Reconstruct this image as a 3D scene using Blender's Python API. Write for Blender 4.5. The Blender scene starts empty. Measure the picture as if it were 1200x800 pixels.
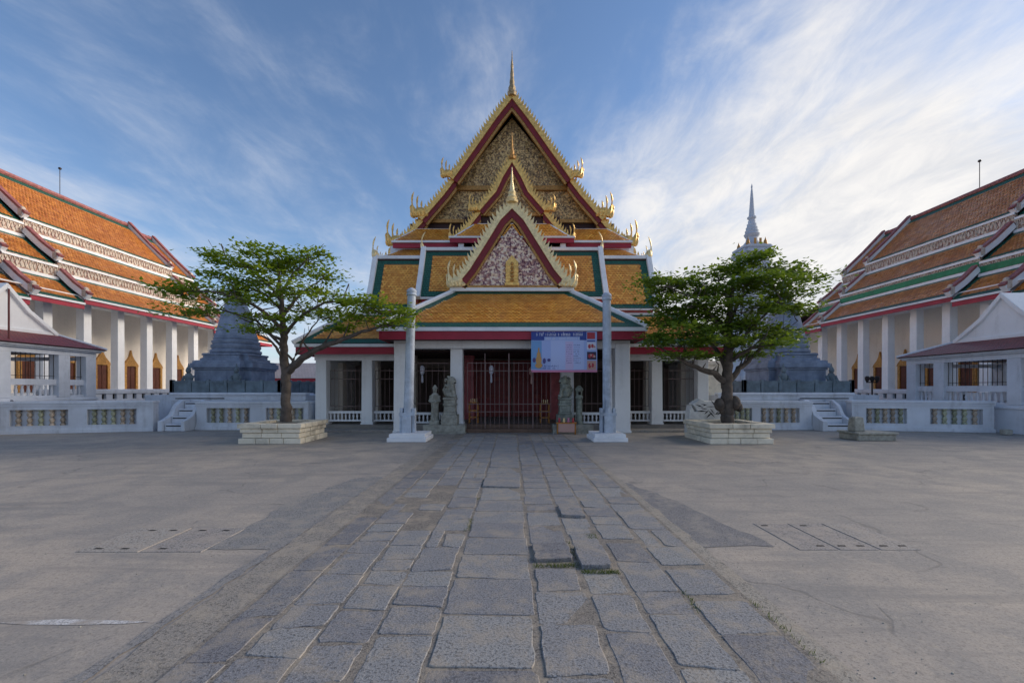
import bpy, bmesh, math, random
from mathutils import Vector, Matrix, noise
import numpy as np

random.seed(7)
np.random.seed(7)
S = bpy.context.scene
COL = S.collection
R = math.radians

# ------------------------------------------------------------------ camera
EYE = 1.7
cam_d = bpy.data.cameras.new('camera')
cam = bpy.data.objects.new('camera', cam_d)
COL.objects.link(cam)
cam.location = (0, 0, EYE)
cam.rotation_euler = (R(90), 0, 0)
cam_d.sensor_width = 36
cam_d.lens = 15.0
cam_d.shift_y = 55 / 1200
cam_d.clip_end = 3000
cam_d.clip_start = 0.05
S.camera = cam

# ------------------------------------------------------------------ light
SUN_AZ, SUN_EL = R(72), R(20)
S.view_settings.view_transform = 'Standard'
S.view_settings.look = 'None'
S.view_settings.gamma = 1
S.view_settings.use_curve_mapping = False
S.view_settings.exposure = 1.90
sun_vec = Vector((math.sin(SUN_AZ) * math.cos(SUN_EL), math.cos(SUN_AZ) * math.cos(SUN_EL), math.sin(SUN_EL)))
sd = bpy.data.lights.new('sun', 'SUN')
sd.energy = 1.15
sd.angle = R(36)
sd.color = (1.0, 0.87, 0.72)
sun = bpy.data.objects.new('sun', sd)
COL.objects.link(sun)
sun.location = (60, 30, 60)
sun.rotation_euler = (-sun_vec).to_track_quat('-Z', 'Y').to_euler()

W = bpy.data.worlds.new('World')
S.world = W
W.use_nodes = True


class NT:
    """small helper for wiring node trees"""
    def __init__(s, tree):
        s.t = tree
        s.n = tree.nodes
        s.l = tree.links

    def node(s, typ, **kw):
        n = s.n.new(typ)
        for k, v in kw.items():
            if k.startswith('i_'):
                key = k[2:]
                key = int(key) if key.isdigit() else key.replace('_', ' ')
                s.put(n.inputs[key], v)
            else:
                setattr(n, k, v)
        return n

    def put(s, sock, v):
        if isinstance(v, bpy.types.NodeSocket):
            s.l.new(v, sock)
        else:
            sock.default_value = v

    def math(s, op, a, b=None, c=None, clamp=False):
        n = s.n.new('ShaderNodeMath')
        n.operation = op
        n.use_clamp = clamp
        s.put(n.inputs[0], a)
        if b is not None:
            s.put(n.inputs[1], b)
        if c is not None:
            s.put(n.inputs[2], c)
        return n.outputs[0]

    def mix(s, f, a, b, blend='MIX'):
        n = s.n.new('ShaderNodeMix')
        n.data_type = 'RGBA'
        n.blend_type = blend
        s.put(n.inputs[0], f)
        s.put(n.inputs[6], a if isinstance(a, bpy.types.NodeSocket) or len(a) == 4 else (*a, 1))
        s.put(n.inputs[7], b if isinstance(b, bpy.types.NodeSocket) or len(b) == 4 else (*b, 1))
        return n.outputs[2]

    def ramp(s, f, lo, hi, a=0.0, b=1.0, smooth=True):
        n = s.n.new('ShaderNodeMapRange')
        n.interpolation_type = 'SMOOTHSTEP' if smooth else 'LINEAR'
        s.put(n.inputs[0], f)
        n.inputs[1].default_value = lo
        n.inputs[2].default_value = hi
        n.inputs[3].default_value = a
        n.inputs[4].default_value = b
        return n.outputs[0]

    def noise(s, vec, scale, detail=4, rough=0.55, dist=0.0):
        n = s.n.new('ShaderNodeTexNoise')
        if vec is not None:
            s.l.new(vec, n.inputs['Vector'])
        n.inputs['Scale'].default_value = scale
        n.inputs['Detail'].default_value = detail
        n.inputs['Roughness'].default_value = rough
        n.inputs['Distortion'].default_value = dist
        return n.outputs[0]

    def mapping(s, vec, scale=(1, 1, 1), rot=(0, 0, 0), loc=(0, 0, 0)):
        n = s.n.new('ShaderNodeMapping')
        s.l.new(vec, n.inputs[0])
        n.inputs['Location'].default_value = loc
        n.inputs['Rotation'].default_value = rot
        n.inputs['Scale'].default_value = scale
        return n.outputs[0]


def build_world():
    t = NT(W.node_tree)
    t.n.clear()
    out = t.node('ShaderNodeOutputWorld')
    sky = t.node('ShaderNodeTexSky', sky_type='NISHITA', sun_disc=False)
    sky.sun_elevation = SUN_EL
    sky.sun_rotation = SUN_AZ
    sky.altitude = 0
    sky.air_density = 1.0
    sky.dust_density = 0.3
    sky.ozone_density = 2.0
    tc = t.node('ShaderNodeTexCoord').outputs['Generated']
    sep = t.node('ShaderNodeSeparateXYZ')
    t.l.new(tc, sep.inputs[0])
    x, y, z = sep.outputs
    zz = t.math('ADD', t.math('MAXIMUM', z, 0.02), 0.16)
    px = t.math('DIVIDE', x, zz)
    py = t.math('DIVIDE', y, zz)
    cmb = t.node('ShaderNodeCombineXYZ', i_0=px, i_1=py)
    P = cmb.outputs[0]
    warp = t.noise(P, 0.55, 3)
    wv = t.node('ShaderNodeVectorMath', operation='ADD')
    cw = t.node('ShaderNodeCombineXYZ', i_0=t.math('MULTIPLY', warp, 0.45), i_1=t.math('MULTIPLY', warp, 0.3))
    t.l.new(P, wv.inputs[0])
    t.l.new(cw.outputs[0], wv.inputs[1])
    Pw = wv.outputs[0]
    # long cirrus streaks running away from the viewer
    streak = t.noise(t.mapping(Pw, (1.9, 0.55, 1), (0, 0, R(-30)), (3.7, 1.2, 0)), 1.0, 7, 0.60, 0.25)
    fine = t.noise(t.mapping(Pw, (5.2, 2.6, 1), (0, 0, R(-38)), (1.1, 5.2, 0)), 1.0, 8, 0.66, 0.5)
    puff = t.noise(t.mapping(Pw, (1.7, 1.5, 1), (0, 0, R(10)), (8.2, 3.1, 0)), 1.0, 7, 0.6, 0.3)
    broad = t.noise(t.mapping(P, (0.45, 0.35, 1), (0, 0, 0), (2.3, 0.4, 0)), 1.0, 2)
    sunward = t.node('ShaderNodeVectorMath', operation='DOT_PRODUCT')
    t.l.new(tc, sunward.inputs[0])
    sunward.inputs[1].default_value = sun_vec
    sw = sunward.outputs['Value']
    veil = t.math('MULTIPLY', t.math('MULTIPLY', t.ramp(sw, 0.20, 0.95), 1.30), t.ramp(z, 0.75, 0.25, 0.25, 1.0))       # thin overcast thickens towards the sun
    low = t.math('MULTIPLY', t.ramp(z, 0.55, 0.0), 0.80)            # and towards the horizon
    d = t.math('ADD', t.math('MULTIPLY', streak, 1.0), t.math('MULTIPLY', fine, 0.56))
    d = t.math('ADD', d, t.math('MULTIPLY', puff, 1.0))
    d = t.math('ADD', d, t.math('MULTIPLY', broad, 0.5))
    d = t.math('ADD', d, t.math('ADD', t.math('MULTIPLY', veil, 0.50), t.math('MULTIPLY', low, 0.78)))
    cover = t.ramp(d, 1.47, 2.34)
    base = t.node('ShaderNodeMix', data_type='RGBA', blend_type='MULTIPLY')
    base.inputs[0].default_value = 1.0
    t.l.new(sky.outputs[0], base.inputs[6])
    base.inputs[7].default_value = (SKY_K * 0.80, SKY_K * 0.84, SKY_K * 0.92, 1)
    shade = t.ramp(t.math('ADD', fine, t.math('MULTIPLY', streak, 0.6)), 0.55, 1.05)
    dark = t.mix(t.ramp(sw, 0.0, 0.9), (0.150, 0.172, 0.212), (0.20, 0.20, 0.205))
    lite = t.mix(t.ramp(sw, -0.1, 0.9), (0.195, 0.205, 0.228), (0.275, 0.263, 0.248))
    cloud = t.mix(shade, dark, lite)
    col = t.mix(t.math('MULTIPLY', cover, 0.93), base.outputs[2], cloud)
    bg = t.node('ShaderNodeBackground')
    t.l.new(col, bg.inputs[0])
    bg.inputs[1].default_value = 1.0
    t.l.new(bg.outputs[0], out.inputs[0])


SKY_K = 0.053
build_world()


# ------------------------------------------------------------------ materials
MATS = {}


def material(name, col, rough=0.7, metal=0.0, vary=0.0, vscale=1.0, bump=0.0, bscale=20.0, grime=0.0,
             grime_col=(0.05, 0.05, 0.045), streak=False, spec=0.4, objrand=0.0):
    m = bpy.data.materials.new(name)
    m.use_nodes = True
    t = NT(m.node_tree)
    b = m.node_tree.nodes['Principled BSDF']
    b.inputs['Roughness'].default_value = rough
    b.inputs['Metallic'].default_value = metal
    b.inputs['Specular IOR Level'].default_value = spec
    co = t.node('ShaderNodeTexCoord').outputs['Object']
    c = None
    if vary:
        n = t.noise(co, vscale, 5, 0.6)
        lo = tuple(v * (1 - vary) for v in col)
        hi = tuple(min(1, v * (1 + vary)) for v in col)
        c = t.mix(t.ramp(n, 0.3, 0.7), lo, hi)
    if objrand:
        oi = t.node('ShaderNodeObjectInfo').outputs['Random']
        k = t.ramp(oi, 0, 1, 1 - objrand, 1 + objrand, False)
        kk = t.node('ShaderNodeCombineXYZ', i_0=k, i_1=k, i_2=k).outputs[0]
        c = t.mix(1.0, c if c is not None else col, kk, 'MULTIPLY')
    if grime:
        v = t.mapping(co, (2.2, 2.2, 0.25)) if streak else co
        n = t.noise(v, 1.6 if streak else 0.9, 6, 0.65)
        n2 = t.noise(co, 7.0, 4, 0.6)
        f = t.ramp(t.math('ADD', t.math('MULTIPLY', n, 0.75), t.math('MULTIPLY', n2, 0.25)), 0.48, 0.72, 0, grime)
        c = t.mix(f, c if c is not None else col, grime_col)
    if c is None:
        b.inputs['Base Color'].default_value = (*col, 1)
    else:
        t.l.new(c, b.inputs['Base Color'])
    if bump:
        bn = t.node('ShaderNodeBump')
        bn.inputs['Strength'].default_value = bump
        bn.inputs['Distance'].default_value = 0.02
        t.l.new(t.noise(co, bscale, 5, 0.6), bn.inputs['Height'])
        t.l.new(bn.outputs[0], b.inputs['Normal'])
    MATS[name] = m
    return m


def tile_material(name, a, b_, joint, tw=0.12, th=0.13, stain=0.35):
    m = bpy.data.materials.new(name)
    m.use_nodes = True
    t = NT(m.node_tree)
    b = m.node_tree.nodes['Principled BSDF']
    b.inputs['Roughness'].default_value = 0.42
    uv = t.node('ShaderNodeTexCoord').outputs['UV']
    br = t.node('ShaderNodeTexBrick', offset=0.5, squash=1.0)
    t.l.new(t.mapping(uv, (1 / tw, 1 / th, 1)), br.inputs['Vector'])
    br.inputs['Scale'].default_value = 1.0
    br.inputs['Brick Width'].default_value = 1.0
    br.inputs['Row Height'].default_value = 1.0
    br.inputs['Mortar Size'].default_value = 0.085
    br.inputs['Mortar Smooth'].default_value = 0.6
    br.inputs['Color1'].default_value = (*a, 1)
    br.inputs['Color2'].default_value = (*b_, 1)
    br.inputs['Mortar'].default_value = (*joint, 1)
    co = t.node('ShaderNodeTexCoord').outputs['Object']
    n = t.noise(co, 0.8, 6, 0.65)
    n2 = t.noise(t.mapping(uv, (6, 0.9, 1)), 1.0, 4, 0.6)
    f = t.ramp(t.math('ADD', t.math('MULTIPLY', n, 0.6), t.math('MULTIPLY', n2, 0.4)), 0.42, 0.68, 0, stain)
    c = t.mix(f, br.outputs['Color'], tuple(v * 0.45 for v in a))
    t.l.new(c, b.inputs['Base Color'])
    # lapped courses: each row rises towards its lower edge
    sep = t.node('ShaderNodeSeparateXYZ')
    t.l.new(t.mapping(uv, (1 / tw, 1 / th, 1)), sep.inputs[0])
    lap = t.math('SUBTRACT', 1.0, t.math('FRACT', sep.outputs[1]))
    h = t.math('SUBTRACT', lap, t.math('MULTIPLY', br.outputs['Fac'], 0.7))
    bn = t.node('ShaderNodeBump')
    bn.inputs['Strength'].default_value = 0.8
    bn.inputs['Distance'].default_value = 0.03
    t.l.new(h, bn.inputs['Height'])
    t.l.new(bn.outputs[0], b.inputs['Normal'])
    MATS[name] = m
    return m


M = MATS
material('plaster', (0.82, 0.83, 0.84), 0.8, vary=0.05, vscale=0.7, bump=0.14, bscale=8, grime=0.28, grime_col=(0.46, 0.45, 0.43), streak=True)
material('plaster_cream', (0.78, 0.73, 0.66), 0.8, vary=0.05, vscale=0.5, bump=0.1, bscale=6, grime=0.25, grime_col=(0.42, 0.38, 0.33), streak=True)
material('plaster_blue', (0.62, 0.655, 0.715), 0.85, vary=0.10, vscale=0.9, bump=0.25, bscale=9, grime=0.55, grime_col=(0.33, 0.345, 0.365), streak=True)
material('white_trim', (0.80, 0.81, 0.83), 0.65, vary=0.05, vscale=1.2, grime=0.35, grime_col=(0.36, 0.37, 0.40))
material('whitewash', (0.76, 0.69, 0.55), 0.85, vary=0.10, vscale=3, bump=0.4, bscale=14, grime=0.75, grime_col=(0.17, 0.15, 0.12), objrand=0.08)
material('old_paint', (0.46, 0.52, 0.60), 0.75, vary=0.15, vscale=4, bump=0.35, bscale=18, grime=0.85, grime_col=(0.17, 0.20, 0.25), streak=True)
material('crimson', (0.34, 0.02, 0.045), 0.5, vary=0.12, vscale=1.5, grime=0.2, grime_col=(0.16, 0.02, 0.03))
material('dark_red', (0.19, 0.012, 0.018), 0.45, vary=0.15, vscale=2)
material('door_red', (0.20, 0.022, 0.020), 0.5, vary=0.2, vscale=3)
material('rose', (0.36, 0.09, 0.10), 0.6, vary=0.2, vscale=3, grime=0.3, grime_col=(0.2, 0.1, 0.1))
material('gold', (0.80, 0.50, 0.15), 0.36, metal=0.45, vary=0.25, vscale=9, bump=0.5, bscale=24)
material('gold_pale', (0.86, 0.68, 0.36), 0.4, metal=0.25, vary=0.18, vscale=9, bump=0.4, bscale=24)
material('old_brass', (0.36, 0.27, 0.15), 0.5, metal=0.3, vary=0.3, vscale=8)
material('gold_dull', (0.44, 0.235, 0.07), 0.5, metal=0.4, vary=0.3, vscale=12, bump=0.4, bscale=30)
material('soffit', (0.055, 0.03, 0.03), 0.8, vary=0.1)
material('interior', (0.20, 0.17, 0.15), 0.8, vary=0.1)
material('floor_stone', (0.22, 0.20, 0.18), 0.6, vary=0.15, vscale=2)
material('brown_stone', (0.14, 0.085, 0.06), 0.7, vary=0.2, vscale=4, bump=0.3)
material('grey_stone', (0.34, 0.335, 0.29), 0.8, vary=0.25, vscale=6, bump=0.5, bscale=25, grime=0.5, grime_col=(0.12, 0.125, 0.105))
material('blue_stone', (0.225, 0.275, 0.36), 0.75, vary=0.22, vscale=2.2, bump=0.4, bscale=14, grime=0.6, grime_col=(0.105, 0.135, 0.20), streak=True)
material('teal_stone', (0.155, 0.20, 0.225), 0.75, vary=0.25, vscale=2.5, bump=0.4, bscale=14, grime=0.4, grime_col=(0.03, 0.045, 0.05))
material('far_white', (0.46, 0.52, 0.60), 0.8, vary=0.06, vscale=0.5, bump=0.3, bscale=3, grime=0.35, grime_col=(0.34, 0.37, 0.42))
material('ceramic_green', (0.30, 0.31, 0.21), 0.35, vary=0.4, vscale=14, objrand=0.3)
material('ceramic_brown', (0.36, 0.29, 0.22), 0.35, vary=0.4, vscale=14, objrand=0.3)
material('iron', (0.035, 0.028, 0.028), 0.5, metal=0.4)
material('steel', (0.19, 0.13, 0.125), 0.5, metal=0.3)
material('rust_red', (0.13, 0.03, 0.03), 0.6)
material('orange_wood', (0.42, 0.17, 0.03), 0.5, vary=0.2, vscale=8)
material('soil', (0.06, 0.045, 0.03), 0.95, vary=0.3, vscale=9, bump=0.8, bscale=30)
material('bark', (0.095, 0.078, 0.066), 0.9, vary=0.35, vscale=5, bump=0.9, bscale=16)
material('slot', (0.012, 0.011, 0.010), 0.9)
tile_material('tile_orange', (0.86, 0.355, 0.06), (0.68, 0.245, 0.04), (0.25, 0.085, 0.02), 0.13, 0.14, 0.40)
tile_material('tile_rust', (0.66, 0.235, 0.042), (0.55, 0.185, 0.035), (0.26, 0.08, 0.02), 0.16, 0.17, 0.52)
tile_material('tile_green', (0.018, 0.135, 0.090), (0.012, 0.105, 0.072), (0.004, 0.03, 0.02), stain=0.15)
tile_material('tile_maroon', (0.235, 0.030, 0.030), (0.17, 0.022, 0.022), (0.04, 0.008, 0.008), 0.16, 0.14, 0.3)


def mosaic(name, bright, mid, dark, scale):
    m = bpy.data.materials.new(name)
    m.use_nodes = True
    t = NT(m.node_tree)
    b = m.node_tree.nodes['Principled BSDF']
    b.inputs['Roughness'].default_value = 0.4
    b.inputs['Metallic'].default_value = 0.1
    co = t.node('ShaderNodeTexCoord').outputs['Object']
    v = t.node('ShaderNodeTexVoronoi', feature='F1')
    t.l.new(co, v.inputs['Vector'])
    v.inputs['Scale'].default_value = scale
    n = t.noise(co, scale * 0.9, 3, 0.6, 1.2)
    sep = t.node('ShaderNodeSeparateXYZ')
    t.l.new(v.outputs['Color'], sep.inputs[0])
    c = t.mix(t.ramp(n, 0.44, 0.54), dark, mid)
    c = t.mix(t.ramp(sep.outputs[0], 0.55, 0.75), c, bright)
    t.l.new(c, b.inputs['Base Color'])
    bn = t.node('ShaderNodeBump')
    bn.inputs['Strength'].default_value = 0.7
    bn.inputs['Distance'].default_value = 0.03
    t.l.new(n, bn.inputs['Height'])
    t.l.new(bn.outputs[0], b.inputs['Normal'])
    MATS[name] = m


mosaic('carved_gold', (0.72, 0.51, 0.23), (0.44, 0.29, 0.12), (0.10, 0.062, 0.04), 15)
mosaic('carved_pink', (0.88, 0.71, 0.54), (0.56, 0.34, 0.30), (0.12, 0.035, 0.065), 12)
mosaic('carved_band', (0.55, 0.47, 0.38), (0.38, 0.25, 0.18), (0.20, 0.09, 0.08), 7)


def ground_material():
    m = bpy.data.materials.new('courtyard_concrete')
    m.use_nodes = True
    t = NT(m.node_tree)
    b = m.node_tree.nodes['Principled BSDF']
    co = t.node('ShaderNodeTexCoord').outputs['Object']
    big = t.noise(co, 0.22, 5, 0.6, 0.4)
    mid = t.noise(co, 1.3, 6, 0.65, 0.3)
    sm = t.noise(co, 9.0, 5, 0.7)
    tiny = t.noise(co, 70.0, 3, 0.7)
    c = t.mix(t.ramp(big, 0.36, 0.64), (0.360, 0.325, 0.288), (0.46, 0.395, 0.325))
    c = t.mix(t.ramp(mid, 0.40, 0.62, 0, 0.9), c, (0.300, 0.280, 0.258))
    c = t.mix(t.ramp(sm, 0.52, 0.72, 0, 0.45), c, (0.47, 0.405, 0.315))
    c = t.mix(t.ramp(tiny, 0.5, 0.72, 0, 0.55), c, (0.09, 0.085, 0.08))
    c = t.mix(t.ramp(tiny, 0.42, 0.25, 0, 0.3), c, (0.55, 0.50, 0.44))
    grit = t.noise(co, 26.0, 4, 0.7)
    c = t.mix(t.ramp(grit, 0.50, 0.68, 0, 0.5), c, (0.17, 0.155, 0.14))
    c = t.mix(t.ramp(grit, 0.45, 0.30, 0, 0.4), c, (0.50, 0.44, 0.36))
    long = t.noise(t.mapping(co, (0.5, 4.5, 1), (0, 0, R(8))), 1.0, 5, 0.7)
    c = t.mix(t.ramp(long, 0.52, 0.66, 0, 0.5), c, (0.25, 0.232, 0.215))
    # tyre-worn streaks across the court
    st = t.noise(t.mapping(co, (0.22, 1.6, 1)), 1.0, 6, 0.65)
    c = t.mix(t.ramp(st, 0.52, 0.70, 0, 0.55), c, (0.215, 0.208, 0.200))
    # hairline cracks
    v = t.node('ShaderNodeTexVoronoi', feature='DISTANCE_TO_EDGE')
    wv = t.node('ShaderNodeVectorMath', operation='ADD')
    t.l.new(co, wv.inputs[0])
    nn = t.node('ShaderNodeTexNoise')
    t.l.new(co, nn.inputs['Vector'])
    nn.inputs['Scale'].default_value = 1.1
    sc = t.node('ShaderNodeVectorMath', operation='SCALE')
    t.l.new(nn.outputs['Color'], sc.inputs[0])
    sc.inputs['Scale'].default_value = 0.9
    t.l.new(sc.outputs[0], wv.inputs[1])
    t.l.new(wv.outputs[0], v.inputs['Vector'])
    v.inputs['Scale'].default_value = 0.36
    crack = t.math('MULTIPLY', t.ramp(v.outputs['Distance'], 0.010, 0.002), t.ramp(mid, 0.45, 0.6))
    c = t.mix(t.math('MULTIPLY', crack, 0.28), c, (0.06, 0.055, 0.05))
    t.l.new(c, b.inputs['Base Color'])
    b.inputs['Roughness'].default_value = 0.82
    b.inputs['Specular IOR Level'].default_value = 0.3
    h = t.math('ADD', t.math('MULTIPLY', tiny, 0.35), t.math('ADD', t.math('MULTIPLY', sm, 0.8), t.math('MULTIPLY', crack, -0.3)))
    bn = t.node('ShaderNodeBump')
    bn.inputs['Strength'].default_value = 0.45
    bn.inputs['Distance'].default_value = 0.012
    t.l.new(h, bn.inputs['Height'])
    t.l.new(bn.outputs[0], b.inputs['Normal'])
    MATS['concrete'] = m


def granite_material(name, col, sand, sandiness):
    m = bpy.data.materials.new(name)
    m.use_nodes = True
    t = NT(m.node_tree)
    b = m.node_tree.nodes['Principled BSDF']
    co = t.node('ShaderNodeTexCoord').outputs['Object']
    oi = t.node('ShaderNodeObjectInfo').outputs['Random']
    k = t.ramp(oi, 0, 1, 0.84, 1.16, False)
    kk = t.node('ShaderNodeCombineXYZ', i_0=k, i_1=k, i_2=t.math('MULTIPLY', k, t.ramp(oi, 0, 1, 1.05, 0.97, False))).outputs[0]
    fine = t.noise(co, 120, 2, 0.8)
    sp = t.noise(co, 55, 3, 0.75)
    blot = t.noise(co, 3.2, 5, 0.6)
    c = t.mix(1.0, col, kk, 'MULTIPLY')
    c = t.mix(t.ramp(sp, 0.48, 0.62, 0, 0.9), c, tuple(v * 0.36 for v in col))
    c = t.mix(t.ramp(fine, 0.56, 0.70, 0, 0.7), c, tuple(min(1, v * 2.0) for v in col))
    blot2 = t.noise(co, 7.5, 8, 0.75)
    c = t.mix(t.ramp(t.math('ADD', t.math('MULTIPLY', blot, 0.55), t.math('MULTIPLY', blot2, 0.45)), 0.46, 0.60, 0, sandiness), c, sand)
    t.l.new(c, b.inputs['Base Color'])
    b.inputs['Roughness'].default_value = 0.72
    b.inputs['Specular IOR Level'].default_value = 0.35
    bn = t.node('ShaderNodeBump')
    bn.inputs['Strength'].default_value = 0.7
    bn.inputs['Distance'].default_value = 0.008
    t.l.new(t.math('ADD', sp, t.math('MULTIPLY', blot, 1.5)), bn.inputs['Height'])
    t.l.new(bn.outputs[0], b.inputs['Normal'])
    MATS[name] = m


ground_material()
granite_material('granite', (0.255, 0.257, 0.262), (0.37, 0.32, 0.255), 0.55)
granite_material('granite_dark', (0.205, 0.205, 0.215), (0.33, 0.29, 0.24), 0.7)
granite_material('path_mortar', (0.235, 0.212, 0.182), (0.35, 0.30, 0.235), 0.7)
granite_material('path_edge', (0.285, 0.262, 0.230), (0.38, 0.33, 0.265), 0.7)
granite_material('asphalt_patch', (0.245, 0.24, 0.235), (0.33, 0.30, 0.26), 0.7)
granite_material('cover_concrete', (0.325, 0.30, 0.275), (0.40, 0.345, 0.29), 0.7)
granite_material('road_paint', (0.55, 0.54, 0.53), (0.36, 0.32, 0.28), 1.0)


def leaf_material(name, a, b_, trans):
    m = bpy.data.materials.new(name)
    m.use_nodes = True
    t = NT(m.node_tree)
    b = m.node_tree.nodes['Principled BSDF']
    out = [n for n in t.n if n.type == 'OUTPUT_MATERIAL'][0]
    at = t.node('ShaderNodeAttribute', attribute_name='tint')
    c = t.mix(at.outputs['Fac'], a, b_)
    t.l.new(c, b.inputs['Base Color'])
    b.inputs['Roughness'].default_value = 0.5
    tr = t.node('ShaderNodeBsdfTranslucent')
    t.l.new(t.mix(0.5, c, (0.22, 0.30, 0.02)), tr.inputs[0])
    mx = t.node('ShaderNodeMixShader')
    mx.inputs[0].default_value = trans
    t.l.new(b.outputs[0], mx.inputs[1])
    t.l.new(tr.outputs[0], mx.inputs[2])
    t.l.new(mx.outputs[0], out.inputs[0])
    MATS[name] = m


def glazed(name, a, b_, old):
    m = bpy.data.materials.new(name)
    m.use_nodes = True
    t = NT(m.node_tree)
    b = m.node_tree.nodes['Principled BSDF']
    at = t.node('ShaderNodeAttribute', attribute_name='tint')
    co = t.node('ShaderNodeTexCoord').outputs['Object']
    c = t.mix(t.ramp(at.outputs['Fac'], 0.1, 0.9), a, b_)
    n = t.noise(t.mapping(co, (1.0, 1.0, 0.35)), 1.1, 6, 0.68)
    c = t.mix(t.ramp(n, 0.46, 0.68, 0, 0.65), c, old)
    t.l.new(c, b.inputs['Base Color'])
    t.put(b.inputs['Roughness'], t.ramp(n, 0.4, 0.7, 0.26, 0.55))
    MATS[name] = m


glazed('glazed_orange', (0.72, 0.28, 0.042), (0.96, 0.48, 0.09), (0.50, 0.19, 0.04))
glazed('glazed_rust', (0.50, 0.155, 0.026), (0.80, 0.31, 0.055), (0.36, 0.115, 0.03))
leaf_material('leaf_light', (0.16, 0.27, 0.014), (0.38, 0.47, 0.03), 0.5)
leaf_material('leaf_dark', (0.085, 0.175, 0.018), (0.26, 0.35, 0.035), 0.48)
leaf_material('grass_blade', (0.04, 0.07, 0.015), (0.08, 0.11, 0.02), 0.3)


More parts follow.
